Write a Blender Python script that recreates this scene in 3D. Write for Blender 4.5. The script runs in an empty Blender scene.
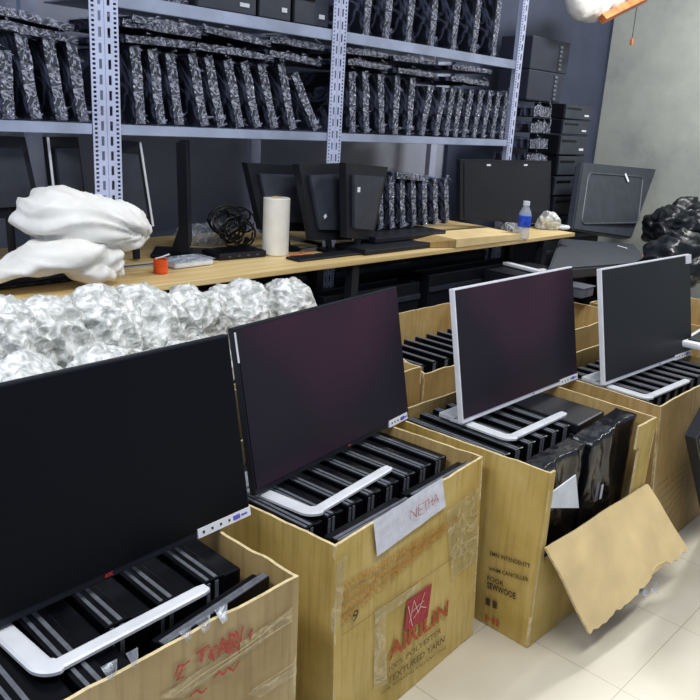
import bpy, bmesh, math, random
from mathutils import Vector, Matrix, noise, Euler
random.seed(7)
C = bpy.context.scene.collection
sc = bpy.context.scene
PI = math.pi
V = Vector

# ------------------------------------------------------------------ camera
H = 1.2
F = 777.994
R = Matrix(((0.69583139, 0.16699953, -0.69851974),
            (-0.71587931, 0.23948296, -0.65586944),
            (0.05775368, 0.95643038, 0.28619127)))
CAM = V((0, 0, H))
def ray(x, y): return R @ V((x - 350, 350 - y, -F))
def az(x, y, z): r = ray(x, y); return CAM + r * ((z - H) / r.z)
def ay(x, y, Y): r = ray(x, y); return CAM + r * (Y / r.y)
def ax(x, y, X): r = ray(x, y); return CAM + r * (X / r.x)
cam_d = bpy.data.cameras.new('camera'); cam = bpy.data.objects.new('camera', cam_d); C.objects.link(cam)
M4 = R.to_4x4(); M4.translation = CAM; cam.matrix_world = M4
cam_d.sensor_width = 36; cam_d.lens = 36 * F / 700; cam_d.clip_start = 0.02
sc.camera = cam

# ------------------------------------------------------------------ materials
def s2l(c):
    return tuple((x / 255 / 12.92 if x / 255 <= .04045 else ((x / 255 + .055) / 1.055) ** 2.4) for x in c) + (1,)
MATS = {}
def nmat(name):
    m = bpy.data.materials.new(name); m.use_nodes = True
    nt = m.node_tree; b = nt.nodes['Principled BSDF']; MATS[name] = m
    return m, nt, b
def N(nt, t, **k):
    n = nt.nodes.new(t)
    for a, v in k.items():
        if a in n.inputs: n.inputs[a].default_value = v
        else: setattr(n, a, v)
    return n
def coords(nt, scale=(1, 1, 1), rot=(0, 0, 0), obj=True):
    tc = N(nt, 'ShaderNodeTexCoord'); mp = N(nt, 'ShaderNodeMapping')
    mp.inputs['Scale'].default_value = scale; mp.inputs['Rotation'].default_value = rot
    nt.links.new(tc.outputs['Object' if obj else 'Generated'], mp.inputs['Vector'])
    return mp.outputs['Vector']
def ramp(nt, fac, stops):
    r = N(nt, 'ShaderNodeValToRGB'); e = r.color_ramp.elements
    while len(e) < len(stops): e.new(0.5)
    for i, (p, c) in enumerate(stops): e[i].position = p; e[i].color = c if len(c) == 4 else s2l(c)
    nt.links.new(fac, r.inputs['Fac']); return r.outputs['Color']
def bump(nt, b, h, strength=.3, dist=.01):
    n = N(nt, 'ShaderNodeBump'); n.inputs['Strength'].default_value = strength; n.inputs['Distance'].default_value = dist
    nt.links.new(h, n.inputs['Height']); nt.links.new(n.outputs['Normal'], b.inputs['Normal'])
def simple(name, col, rough=.5, metal=0, spec=.5, nz=0, nscale=20, bmp=0):
    m, nt, b = nmat(name)
    b.inputs['Base Color'].default_value = s2l(col); b.inputs['Roughness'].default_value = rough
    b.inputs['Metallic'].default_value = metal; b.inputs['Specular IOR Level'].default_value = spec
    n = N(nt, 'ShaderNodeTexNoise', Scale=nscale, Detail=4.0)
    nt.links.new(coords(nt), n.inputs['Vector'])
    k = nz
    lo = tuple(max(0, c * (1 - k)) for c in col); hi = tuple(min(255, c * (1 + k)) for c in col)
    nt.links.new(ramp(nt, n.outputs['Fac'], [(.3, lo), (.7, hi)]), b.inputs['Base Color'])
    if bmp: bump(nt, b, n.outputs['Fac'], bmp, .004)
    return m
simple('black_plastic', (22, 24, 31), .45, spec=.35, nz=.15)
simple('black_gloss', (9, 10, 14), .3, spec=.22, nz=.1)
simple('charcoal', (48, 52, 62), .5, nz=.12)
simple('dark_grey', (66, 70, 78), .45, nz=.1)
simple('rib_grey', (92, 95, 102), .4, nz=.12, nscale=60)
simple('silver', (205, 208, 212), .32, nz=.04)
simple('white_plastic', (226, 228, 232), .35, nz=.03)
simple('paper', (214, 216, 224), .8, nz=.05, nscale=40, bmp=.4)
simple('foam', (215, 220, 226), .7, nz=.05)
simple('red_ink', (170, 70, 58), .8, nz=.25, nscale=300)
simple('orange_ink', (176, 124, 52), .8, nz=.2, nscale=300)
simple('logo_red', (164, 52, 56), .7, nz=.15, nscale=200)
simple('text_red', (170, 78, 40), .8, nz=.2, nscale=200)
simple('text_brown', (104, 84, 44), .8, nz=.25, nscale=200)
simple('text_dark', (66, 52, 36), .8, nz=.2, nscale=200)
simple('logo_cream', (226, 190, 180), .8)
simple('brand_red', (190, 44, 36), .5)
simple('brand_orange', (150, 84, 60), .5)
simple('brand_blue', (96, 92, 190), .5)
simple('orange_plastic', (226, 84, 22), .35, nz=.08)
simple('orange_wood', (196, 112, 60), .5, nz=.2)
simple('label_blue', (38, 76, 190), .35, nz=.2, nscale=80)
simple('roll_cream', (232, 230, 218), .5, nz=.03, bmp=.1)
simple('core_tan', (190, 170, 130), .8)
simple('cable', (16, 17, 20), .4)
simple('steel_white', (184, 192, 218), .38, nz=.05, nscale=8)
simple('shelf_steel', (150, 160, 182), .4, nz=.12, nscale=6)
simple('dark_blue_grey', (62, 69, 88), .6, nz=.1, nscale=3)
simple('leg_steel', (30, 32, 38), .5)
simple('sock_dark', (40, 44, 58), .55, nz=.1, nscale=8)
simple('sock_box', (92, 98, 112), .4, nz=.15)

def screen_mat(name, c0, c1, rough=.33):
    m, nt, b = nmat(name)
    n = N(nt, 'ShaderNodeTexNoise', Scale=2.2, Detail=1.0)
    nt.links.new(coords(nt), n.inputs['Vector'])
    nt.links.new(ramp(nt, n.outputs['Fac'], [(.4, c0), (.62, c1)]), b.inputs['Base Color'])
    b.inputs['Roughness'].default_value = rough; b.inputs['Specular IOR Level'].default_value = .18
screen_mat('screen_black', (5, 7, 11), (9, 10, 14))
screen_mat('screen_violet_sheen', (35, 32, 40), (66, 36, 56))  # magenta reflection painted into the screen colour
screen_mat('screen_grey', (36, 38, 44), (40, 42, 48))

def cardboard(name, base, dark, light, streak=(1, 1, 1), flutes=True):
    m, nt, b = nmat(name)
    v = coords(nt)
    n = N(nt, 'ShaderNodeTexNoise', Scale=5.0, Detail=6.0, Roughness=.6); nt.links.new(v, n.inputs['Vector'])
    col = ramp(nt, n.outputs['Fac'], [(.3, dark), (.5, base), (.72, light)])
    v2 = coords(nt, (34, 34, 1.6))
    n2 = N(nt, 'ShaderNodeTexNoise', Scale=2.5, Detail=3.0); nt.links.new(v2, n2.inputs['Vector'])
    c2 = ramp(nt, n2.outputs['Fac'], [(.36, (206, 200, 186)), (.5, (250, 248, 244)), (.62, (255, 255, 250))])
    mx = N(nt, 'ShaderNodeMix', data_type='RGBA', blend_type='MULTIPLY'); mx.inputs[0].default_value = .42
    nt.links.new(col, mx.inputs[6]); nt.links.new(c2, mx.inputs[7])
    nt.links.new(mx.outputs[2], b.inputs['Base Color'])
    b.inputs['Roughness'].default_value = .62; b.inputs['Specular IOR Level'].default_value = .35
    bump(nt, b, n2.outputs['Fac'], .18, .005)
cardboard('card_tan', (176, 154, 108), (156, 134, 90), (192, 172, 128))
cardboard('card_yellow', (196, 170, 98), (176, 150, 76), (212, 188, 122))
cardboard('card_inner', (196, 166, 108), (176, 146, 92), (214, 188, 134))
cardboard('card_kraft', (172, 144, 92), (150, 124, 74), (190, 162, 112))
simple('card_pale', (224, 198, 142), .65, nz=.05, nscale=9, bmp=.25)
simple('card_edge', (204, 186, 142), .8, nz=.1, nscale=80)

def film(name, tint, lo=.12, hi=.75, scale=28, rough=.12, strength=1.0):
    m, nt, b = nmat(name)
    out = nt.nodes['Material Output']
    v = coords(nt, (1, 1, 1))
    nz = N(nt, 'ShaderNodeTexNoise', Scale=scale * .6, Detail=5.0, Distortion=1.6); nt.links.new(v, nz.inputs['Vector'])
    # ridged streaks
    a = N(nt, 'ShaderNodeMath', operation='SUBTRACT'); a.inputs[1].default_value = .5; nt.links.new(nz.outputs['Fac'], a.inputs[0])
    a2 = N(nt, 'ShaderNodeMath', operation='ABSOLUTE'); nt.links.new(a.outputs[0], a2.inputs[0])
    fac = ramp(nt, a2.outputs[0], [(0.0, (hi, hi, hi, 1)), (.022, (hi * .45 + lo * .55,) * 3 + (1,)), (.065, (lo, lo, lo, 1))])
    vo = N(nt, 'ShaderNodeTexVoronoi', Scale=scale * 1.1); vo.feature = 'DISTANCE_TO_EDGE'; nt.links.new(v, vo.inputs['Vector'])
    ad = N(nt, 'ShaderNodeMath', operation='ADD'); nt.links.new(vo.outputs['Distance'], ad.inputs[0]); nt.links.new(nz.outputs['Fac'], ad.inputs[1])
    bump(nt, b, ad.outputs[0], strength, .02)
    b.inputs['Base Color'].default_value = s2l(tint); b.inputs['Roughness'].default_value = rough
    b.inputs['Specular IOR Level'].default_value = .8
    tr = N(nt, 'ShaderNodeBsdfTransparent'); tr.inputs[0].default_value = (.93, .94, .97, 1)
    mx = N(nt, 'ShaderNodeMixShader')
    nt.links.new(fac, mx.inputs[0]); nt.links.new(tr.outputs[0], mx.inputs[1]); nt.links.new(b.outputs[0], mx.inputs[2])
    nt.links.new(mx.outputs[0], out.inputs['Surface'])
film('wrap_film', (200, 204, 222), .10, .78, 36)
film('wrap_unlit', (150, 156, 190), .03, .42, 11, .16, .55)  # darker, clearer film copy standing in for the unlit sides
film('wrap_clear', (205, 212, 220), .25, .9, 22)
film('tape_clear', (220, 205, 160), .22, .6, 16, .15, .3)

def bagmat(name, stops, scale, rough, strength, spec=.5, trans=0, dist=.02):
    m, nt, b = nmat(name)
    v = coords(nt)
    nz = N(nt, 'ShaderNodeTexNoise', Scale=scale, Detail=7.0, Distortion=1.2); nt.links.new(v, nz.inputs['Vector'])
    vo = N(nt, 'ShaderNodeTexVoronoi', Scale=scale * 1.3); vo.feature = 'F1'; nt.links.new(v, vo.inputs['Vector'])
    ad = N(nt, 'ShaderNodeMath', operation='ADD'); nt.links.new(vo.outputs['Distance'], ad.inputs[0]); nt.links.new(nz.outputs['Fac'], ad.inputs[1])
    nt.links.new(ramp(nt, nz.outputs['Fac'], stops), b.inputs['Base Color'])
    b.inputs['Roughness'].default_value = rough; b.inputs['Specular IOR Level'].default_value = spec
    if trans: b.inputs['Subsurface Weight'].default_value = trans; b.inputs['Subsurface Radius'].default_value = (.03, .03, .03)
    bump(nt, b, ad.outputs[0], strength, dist)
bagmat('white_cloth', [(.3, (222, 220, 212)), (.7, (236, 235, 230))], 6, .75, .12, .2)
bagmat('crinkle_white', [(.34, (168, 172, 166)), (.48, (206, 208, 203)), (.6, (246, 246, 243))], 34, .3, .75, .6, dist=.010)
bagmat('black_bag', [(.3, (16, 19, 23)), (.7, (26, 29, 34))], 9, .36, .6, .4)
bagmat('black_wrap', [(.3, (12, 13, 16)), (.7, (26, 27, 30))], 5, .16, .5, .6)

# wood table
m, nt, b = nmat('pine')
v = coords(nt, (1.2, 22, 22))
n = N(nt, 'ShaderNodeTexNoise', Scale=2.0, Detail=5.0, Distortion=.6); nt.links.new(v, n.inputs['Vector'])
nt.links.new(ramp(nt, n.outputs['Fac'], [(.3, (196, 164, 104)), (.5, (216, 188, 130)), (.7, (228, 204, 150))]), b.inputs['Base Color'])
b.inputs['Roughness'].default_value = .5
# clear plastic bottle
m, nt, b = nmat('clear_plastic')
n = N(nt, 'ShaderNodeTexNoise', Scale=8.0); nt.links.new(coords(nt), n.inputs['Vector'])
nt.links.new(ramp(nt, n.outputs['Fac'], [(.3, (200, 212, 226)), (.7, (225, 232, 240))]), b.inputs['Base Color'])
b.inputs['Roughness'].default_value = .1; b.inputs['Alpha'].default_value = .42
# floor
m, nt, b = nmat('floor_tile')
v = coords(nt)
br = N(nt, 'ShaderNodeTexBrick'); br.offset = 0; br.squash = 1
br.inputs['Scale'].default_value = 1.0; br.inputs['Brick Width'].default_value = .34; br.inputs['Row Height'].default_value = .34
br.inputs['Mortar Size'].default_value = .0012; br.inputs['Mortar Smooth'].default_value = .3
br.inputs['Color1'].default_value = s2l((208, 201, 180)); br.inputs['Color2'].default_value = s2l((211, 204, 184)); br.inputs['Mortar'].default_value = s2l((168, 158, 136))
mp = N(nt, 'ShaderNodeMapping'); mp.inputs['Location'].default_value = (-.164, -.19, 0)
nt.links.new(v, mp.inputs['Vector']); nt.links.new(mp.outputs[0], br.inputs['Vector'])
n = N(nt, 'ShaderNodeTexNoise', Scale=3.0, Detail=5.0); nt.links.new(v, n.inputs['Vector'])
mx = N(nt, 'ShaderNodeMix', data_type='RGBA', blend_type='MULTIPLY'); mx.inputs[0].default_value = .5
nt.links.new(br.outputs['Color'], mx.inputs[6]); nt.links.new(ramp(nt, n.outputs['Fac'], [(.35, (225, 220, 212)), (.6, (255, 255, 255))]), mx.inputs[7])
nt.links.new(mx.outputs[2], b.inputs['Base Color']); b.inputs['Roughness'].default_value = .28
# walls
def wallmat(name, stops, scale):
    m, nt, b = nmat(name)
    v = coords(nt)
    n = N(nt, 'ShaderNodeTexNoise', Scale=scale, Detail=9.0, Roughness=.65); nt.links.new(v, n.inputs['Vector'])
    nt.links.new(ramp(nt, n.outputs['Fac'], stops), b.inputs['Base Color']); b.inputs['Roughness'].default_value = .85
    bump(nt, b, n.outputs['Fac'], .3, .01)
wallmat('wall_paint', [(.3, (150, 156, 172)), (.7, (170, 176, 190))], 3)
wallmat('concrete', [(.28, (138, 142, 140)), (.45, (160, 164, 158)), (.6, (170, 174, 166)), (.75, (188, 190, 180))], 2.6)

# ------------------------------------------------------------------ mesh building
class MB:
    def __init__(s): s.v = []; s.f = []; s.mi = []; s.mats = []
    def m(s, name):
        if name not in s.mats: s.mats.append(name)
        return s.mats.index(name)
    def add(s, vs, fs, mat):
        o = len(s.v); k = s.m(mat); s.v += [V(p) for p in vs]
        for f in fs: s.f.append([i + o for i in f]); s.mi.append(k)
        return s
    def box(s, c, d, mat, rot=None, bev=0):
        bm = bmesh.new(); bmesh.ops.create_cube(bm, size=1)
        for q in bm.verts: q.co = V((q.co.x * d[0], q.co.y * d[1], q.co.z * d[2]))
        if bev:
            bmesh.ops.bevel(bm, geom=bm.edges[:], offset=min(bev, min(d) * .45), segments=2, affect='EDGES', profile=.6)
        M = (rot.to_4x4() if rot else Matrix.Identity(4)); M.translation = V(c)
        bmesh.ops.transform(bm, matrix=M, verts=bm.verts)
        s.bm(bm, mat); return s
    def bm(s, bm, mat):
        bm.verts.ensure_lookup_table(); bm.verts.index_update()
        s.add([q.co.copy() for q in bm.verts], [[q.index for q in f.verts] for f in bm.faces], mat); bm.free(); return s
    def hexa(s, b4, t4, mat):
        s.add(list(b4) + list(t4), [(3, 2, 1, 0), (4, 5, 6, 7), (0, 1, 5, 4), (1, 2, 6, 5), (2, 3, 7, 6), (3, 0, 4, 7)], mat); return s
    def tube(s, pts, r, mat, n=8, close=False):
        pts = [V(p) for p in pts]; rings = []; up = V((0, 0, 1)); L = len(pts)
        for i, p in enumerate(pts):
            a = pts[(i - 1) % L] if (i or close) else p; c = pts[(i + 1) % L] if (i < L - 1 or close) else p
            t = (c - a).normalized(); u = up if abs(t.dot(up)) < .95 else V((1, 0, 0))
            x = t.cross(u).normalized(); y = x.cross(t)
            rr = r[i] if isinstance(r, (list, tuple)) else r
            rings.append([p + (x * math.cos(2 * PI * k / n) + y * math.sin(2 * PI * k / n)) * rr for k in range(n)])
        vs = [q for rg in rings for q in rg]; fs = []
        for i in range(L if close else L - 1):
            j = (i + 1) % L
            for k in range(n): fs.append((i * n + k, i * n + (k + 1) % n, j * n + (k + 1) % n, j * n + k))
        if not close: fs.append(tuple(range(n))[::-1]); fs.append(tuple((L - 1) * n + k for k in range(n)))
        s.add(vs, fs, mat); return s
    def lathe(s, prof, mat, n=28, c=(0, 0, 0)):
        vs = []; fs = []; c = V(c)
        for (r, z) in prof:
            for k in range(n): vs.append(c + V((r * math.cos(2 * PI * k / n), r * math.sin(2 * PI * k / n), z)))
        for i in range(len(prof) - 1):
            for k in range(n): fs.append((i * n + k, i * n + (k + 1) % n, (i + 1) * n + (k + 1) % n, (i + 1) * n + k))
        if prof[0][0] > 0.0005: fs.append(tuple(range(n))[::-1])
        if prof[-1][0] > 0.0005: fs.append(tuple((len(prof) - 1) * n + k for k in range(n)))
        s.add(vs, fs, mat); return s
    def xf(s, M):
        s.v = [M @ p for p in s.v]; return s
    def mesh(s, name, smooth=False):
        me = bpy.data.meshes.new(name); me.from_pydata([tuple(p) for p in s.v], [], s.f)
        for n_ in s.mats: me.materials.append(MATS[n_])
        for p, k in zip(me.polygons, s.mi): p.material_index = k
        if smooth:
            for p in me.polygons: p.use_smooth = True
        me.update(); return me
    def build(s, name, parent=None, smooth=False, loc=None):
        o = bpy.data.objects.new(name, s.mesh(name, smooth)); C.objects.link(o)
        if parent: o.parent = parent
        if loc is not None: o.location = loc
        return o
def tag(o, label=None, cat=None, group=None, kind=None):
    if label: o['label'] = label
    if cat: o['category'] = cat
    if group: o['group'] = group
    if kind: o['kind'] = kind
    return o
def thing(name, label, cat, loc=(0, 0, 0), rot=(0, 0, 0), group=None):
    o = bpy.data.objects.new(name, None); C.objects.link(o); o.empty_display_size = .05
    o.location = loc; o.rotation_euler = rot
    return tag(o, label, cat, group)
def inst(name, me, parent=None, loc=(0, 0, 0), rot=(0, 0, 0), sc_=(1, 1, 1)):
    o = bpy.data.objects.new(name, me); C.objects.link(o); o.location = loc; o.rotation_euler = rot; o.scale = sc_
    if parent: o.parent = parent
    return o
def dup(root, loc, rot, label, group=None, scale=None):
    r = root.copy(); C.objects.link(r); r.location = loc; r.rotation_euler = rot; r['label'] = label
    if group: r['group'] = group
    if scale: r.scale = scale
    for ch in list(root.children):
        c = ch.copy(); C.objects.link(c); c.parent = r
        for g in ch.children:
            d = g.copy(); C.objects.link(d); d.parent = c
    return r
ORD = ['first', 'second', 'third', 'fourth', 'fifth', 'sixth', 'seventh', 'eighth', 'ninth', 'tenth', 'eleventh', 'twelfth', 'thirteenth', 'fourteenth', 'fifteenth', 'sixteenth', 'seventeenth', 'eighteenth', 'nineteenth', 'twentieth']

def blob_mesh(name, ells, mat, voxel=.012, disp=None, smooth=True, floor_z=None):
    """union of ellipsoids (centre, radii, euler) remeshed to one skin, then displaced"""
    bm = bmesh.new()
    for c, r, e in ells:
        M = Matrix.Translation(c) @ Euler(e).to_matrix().to_4x4() @ Matrix.Diagonal((r[0], r[1], r[2], 1))
        bmesh.ops.create_icosphere(bm, subdivisions=3, radius=1, matrix=M)
    me = bpy.data.meshes.new('t'); bm.to_mesh(me); bm.free()
    o = bpy.data.objects.new('t', me); C.objects.link(o)
    md = o.modifiers.new('r', 'REMESH'); md.mode = 'VOXEL'; md.voxel_size = voxel
    s_ = o.modifiers.new('s', 'SMOOTH'); s_.iterations = 3
    dg = bpy.context.evaluated_depsgraph_get(); dg.update()
    m2 = bpy.data.meshes.new_from_object(o.evaluated_get(dg))
    bpy.data.objects.remove(o); bpy.data.meshes.remove(me)
    if disp:
        nrm = [v_.normal.copy() for v_ in m2.vertices]
        for v_, n_ in zip(m2.vertices, nrm): v_.co = v_.co + disp(v_.co, n_)
    if floor_z is not None:
        for v_ in m2.vertices:
            if v_.co.z < floor_z: v_.co.z = floor_z
    m2.name = name; m2.materials.clear(); m2.materials.append(MATS[mat])
    for p in m2.polygons: p.use_smooth = smooth
    m2.update(); return m2
def ridged(p, oct=4):
    a = 1; s = 0; f = 1
    for _ in range(oct):
        s += a * (1 - 2 * abs(noise.noise(p * f))); a *= .5; f *= 2.1
    return s

# ------------------------------------------------------------------ setting
def struct(name, mb): return tag(mb.build(name), kind='structure')
XW, YW, ZC = 5.28, 2.74, 2.9
struct('floor', MB().box((2.4, .4, -.05), (6.6, 5.6, .1), 'floor_tile'))
struct('wall_back', MB().box((2.4, YW + .05, ZC / 2), (6.6, .1, ZC), 'wall_paint'))
struct('wall_right', MB().box((XW + .05, .4, ZC / 2), (.1, 4.6, ZC), 'concrete'))
struct('dark_wall_slab_1', MB().box((4.43, YW - .012, ZC / 2), (1.68, .024, ZC - .002), 'dark_blue_grey'))  # darker slab over the right part of the back wall

# ------------------------------------------------------------------ table
TZ = .72
tb = thing('work_table', 'long pale pine plywood work table in front of the storage rack', 'table', (2.0, 1.98, 0))
MB().box((.09, 0, TZ - .009), (2.90, .25, .018), 'pine', bev=.002).build('table_top', tb)
for sx in (-1.3, 0, 1.3):
    for sy in (-.09, .09):
        MB().box((sx, sy, (TZ - .018) / 2), (.035, .035, TZ - .018), 'leg_steel').build('leg', tb)
MB().box((0, .09, TZ - .04), (2.56, .02, .04), 'leg_steel').build('rail', tb)

# ------------------------------------------------------------------ rack
YR = 2.13; SL, SU = 1.14, 1.495
def strip(x0, x1, z0, z1, y, pat, mat, axis='x', thick=.0025):
    """perforated flange; pat: list of (u0,u1,pitch,len,phase) hole columns"""
    mb = MB(); xs = sorted({0, x1 - x0} | {p[0] for p in pat} | {p[1] for p in pat})
    for a, b_ in zip(xs, xs[1:]):
        hol = [p for p in pat if abs(p[0] - a) < 1e-6 and abs(p[1] - b_) < 1e-6]
        z = z0
        if not hol: segs = [(z0, z1)]
        else:
            _, _, pitch, ln, ph = hol[0]; segs = []; cur = z0; k = z0 + ph
            while k < z1 - ln:
                if k > cur: segs.append((cur, k))
                cur = k + ln; k += pitch
            segs.append((cur, z1))
        for (p, q) in segs:
            if axis == 'x': mb.box(((x0 + (a + b_) / 2), y, (p + q) / 2), (b_ - a, thick, q - p), mat)
            else: mb.box((y, x0 + (a + b_) / 2, (p + q) / 2), (thick, b_ - a, q - p), mat)
    return mb
rack = thing('storage_rack', 'tall white slotted-angle steel storage rack with two loaded shelf levels', 'rack', (0, 0, 0))
def upright(x, w, two=True):
    mb = MB()
    def flange(xa, xb, mirror):
        L = xb - xa
        c = [(L * .12, L * .34, .0125, .0065, .004), (L * .58, L * .80, .042, .026, .01)]
        if mirror: c = [(L - b_, L - a, p, l, ph) for a, b_, p, l, ph in c]
        return strip(xa, xb, .02, 2.3, YR, c, 'steel_white')
    for s_ in ([flange(x, x + w / 2 - .001, False), flange(x + w / 2 + .001, x + w, True)] if two else [flange(x, x + w, False)]):
        o = len(mb.v); mb.v += s_.v; k = mb.m('steel_white')
        for f in s_.f: mb.f.append([i + o for i in f]); mb.mi.append(k)
    mb.box((x + w / 2, YR + .018, 1.16), (.004, .034, 2.28), 'steel_white')
    return mb.build('upright', rack)
P1, P2, P3 = ay(93, 130, YR).x, ay(328, 130, YR).x, ay(509, 130, YR).x
upright(.02, .08); upright(P1, .088); upright(P2, .07); upright(P3, .045, False)
for x in (.06, P1 + .04, P2 + .035, P3 + .02):
    MB().box((x, 2.60, 1.16), (.05, .03, 2.28), 'steel_white').build('rear_upright', rack)
bays = [(.10, P1 - .002), (P1 + .09, P2 - .002), (P2 + .072, P3 - .002)]
for i, (a, b_) in enumerate(bays):
    for z, t in ((TZ, .03), (SL, .028), (SU, .036)) + (((SU + .42, .03),) if i else ()):
        if z == SU and i == 0: z = SU + .12
        mb = MB()
        mb.box(((a + b_) / 2, 2.37, z - .002), (b_ - a, .43, .004), 'shelf_steel' if z != TZ else 'pine')
        mb.box(((a + b_) / 2, YR + .004 if z != TZ else YR + .01, z - t / 2 - (.004 if z == TZ else 0)), (b_ - a, .004, t), 'shelf_steel')
        mb.box(((a + b_) / 2, YR + .014, z - t), (b_ - a, .02, .003), 'shelf_steel')
        mb.build('shelf', rack)

# ------------------------------------------------------------------ film-wrapped monitors
def wrapped_proto(w, d, h, seed, mat='wrap_film', amp=.0045):
    """slab w(x) thick, d(y) deep, h(z) high, base centre front at origin"""
    mb = MB()
    mb.box((0, d / 2, h / 2), (w, d, h), 'black_plastic', bev=.005)
    mb.box((-w / 2 - .0008, d / 2, h / 2), (.002, d * .92, h * .9), 'black_gloss')
    mb.box((w / 2 + .0005, d / 2, h * .5), (.003, d * .8, h * .8), 'charcoal', bev=.001)
    pm = mb.mesh('panel')
    bm = bmesh.new(); bmesh.ops.create_cube(bm, size=1)
    W, D, HH = w + .008, d + .010, h + .008
    for q in bm.verts: q.co = V((q.co.x * W, q.co.y * D, q.co.z * HH))
    bmesh.ops.subdivide_edges(bm, edges=bm.edges[:], cuts=13, use_grid_fill=True)
    sv = V((seed * 3.1, seed * 1.7, seed))
    for q in bm.verts:
        p = q.co
        n1 = noise.noise_vector(p * 14 + sv) * amp * .8 + noise.noise_vector(p * 55 + sv) * amp * .45 * (1 if p.y < -D * .4 else .3)
        if p.z < -HH * .36 and p.y < -D * .4: n1 *= 1.8
        q.co = p + n1
        q.co.z = max(q.co.z, -HH / 2 + .0045)
    bmesh.ops.translate(bm, vec=(0, d / 2, HH / 2 - .003), verts=bm.verts)
    # loose film tails at the front
    wm = MB()
    bm.normal_update(); bm.verts.index_update()
    vv = [q.co.copy() for q in bm.verts]
    lim = -d * .0 - .001
    lit_front = [[q.index for q in f.verts] for f in bm.faces if all(q.co.y < .012 for q in f.verts)]
    thin = [[q.index for q in f.verts] for f in bm.faces if not all(q.co.y < .012 for q in f.verts)]  # side faces get the darker film, so only the front looks lit
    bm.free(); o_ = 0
    wm.add(vv, lit_front, mat); kk = wm.m('wrap_unlit')
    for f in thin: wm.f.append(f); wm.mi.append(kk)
    rnd = random.Random(seed)
    for k in range(7):
        z = rnd.choice([.0, .01, .02, h * .9, h, h * rnd.random()]); x = rnd.uniform(-w, w) * .5; l = rnd.uniform(.012, .03)
        a = V((x, -.008, z + .004)); wm.add([a, a + V((rnd.uniform(-.02, .02), -l * .5, rnd.uniform(0, .02))), a + V((rnd.uniform(-.015, .015), -l, rnd.uniform(0, .016))), a + V((rnd.uniform(-.01, .01), -l * .2, rnd.uniform(.01, .025)))], [(0, 1, 2, 3)], mat)
    return pm, wm.mesh('plastic_wrap', smooth=False)
PRO = [wrapped_proto(.024, .36, .245, i) for i in range(5)]
PROF = [wrapped_proto(.30, .36, .026, 20 + i, amp=.008) for i in range(4)]
PROT = [wrapped_proto(.020, .30, .19, 40 + i) for i in range(3)]
PROU = [wrapped_proto(.028, .36, .34, 60 + i) for i in range(2)]
def wrapped(pros, i, loc, rot, label, group, sc_=(1, 1, 1), name='wrapped_monitor'):
    t = thing(name, label, 'monitor', loc, rot, group); t.scale = sc_
    pm, wm = pros[i % len(pros)]
    inst('panel', pm, t); inst('plastic_wrap', wm, t)
    return t
def row(spans, ytop, zshelf, pros, h0, group, fmt, Y=YR + .02, wd=.026):
    n = len(spans)
    for i, (xt, yt, xb) in enumerate(spans):
        # base point on the shelf along pixel column xb, top point at pixel (xt,yt)
        pt = ay(xt, yt, Y)
        # find x on the shelf under pixel xb
        lo, hi = 0, 700
        q = None
        for _ in range(40):
            mid = (lo + hi) / 2; q = ay(xb, mid, Y)
            if q.z > zshelf: lo = mid
            else: hi = mid
        dx = pt.x - q.x; dz = max(.12, pt.z - zshelf); ang = math.atan2(dx, dz); L = math.hypot(dx, dz)
        w = wd * math.cos(ang)
        lift = abs(math.sin(ang)) * wd * .5 + .002
        wrapped(pros, i, (q.x, Y, zshelf + lift), (0, ang, 0), fmt % ORD[i], group, (1, 1, (L - .006) / h0))
row([(3, 50, 9), (19, 34, 36), (47, 38, 62), (70, 42, 83)], None, SL, PRO, .245, 'film-wrapped monitors on the left shelf',
    'film-wrapped monitor upright on the shelf left of the left post, %s from the left')
b1 = [(133, 46, 141), (151, 50, 161), (169, 53, 179), (191, 55, 204), (207, 58, 221), (226, 61, 240), (243, 63, 257), (260, 64, 274), (280, 65, 292), (293, 76, 316)]
row(b1, None, SL, PRO, .245, 'film-wrapped monitors on the middle shelf',
    'film-wrapped monitor upright on the shelf between the two big posts, %s from the left')
b2 = [(351, 72, 352), (364, 72, 366), (380, 74, 381), (397, 76, 394), (412, 78, 408), (430, 86, 421), (444, 87, 435), (453, 88, 445), (461, 89, 454), (471, 90, 463), (481, 90, 473), (490, 91, 482), (499, 92, 491), (507, 92, 500)]
row(b2, None, SL, PRO, .245, 'film-wrapped monitors on the right shelf',
    'film-wrapped monitor tightly packed on the right-hand lower shelf, %s from the left')
# flat ones laid across the tops
def flat(px, py, Y, z, rx, ry, rz, label, group, sx=1, sy=1, i=0, sz=1):
    Y += .014; p = ay(px, py, Y)
    lo_, hi_ = [q_ for q_ in bays if q_[0] - .1 < p.x < q_[1] + .1][0]
    sz = .72; top_ = (SU - .036 if lo_ > .5 else SU + .08) - .034 * sz - .010 - abs(ry) * .13; p.z = min(p.z, top_)
    hw_ = .156 * sx + .012; p.x = min(max(p.x, lo_ + hw_ + .004), hi_ - hw_ - .004)
    return wrapped(PROF, i, (p.x, Y, p.z), (rx, ry, rz), label, group, (sx, sy, sz))
g = 'film-wrapped monitors laid flat on the upright ones'
flat(32, 36, YR + .0, None, 0, .06, .03, 'film-wrapped monitor laid flat across uprights left of the left post, lower one', g, .85, i=0)
flat(20, 20, YR + .0, None, 0, .1, -.1, 'film-wrapped monitor laid flat on another one, topmost left of the left post', g, .9, i=1)
flat(160, 46, YR - .01, None, 0, -.02, .05, 'film-wrapped monitor lying flat over uprights just right of the left post, lowest', g, .8, i=2)
flat(163, 33, YR - .0, None, 0, .02, -.05, 'film-wrapped monitor lying flat just right of the left post, second layer', g, .85, i=0)
flat(172, 19, YR + .0, None, 0, .03, .04, 'film-wrapped monitor lying flat near the left post, just under the upper shelf', g, .9, i=3)
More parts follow.
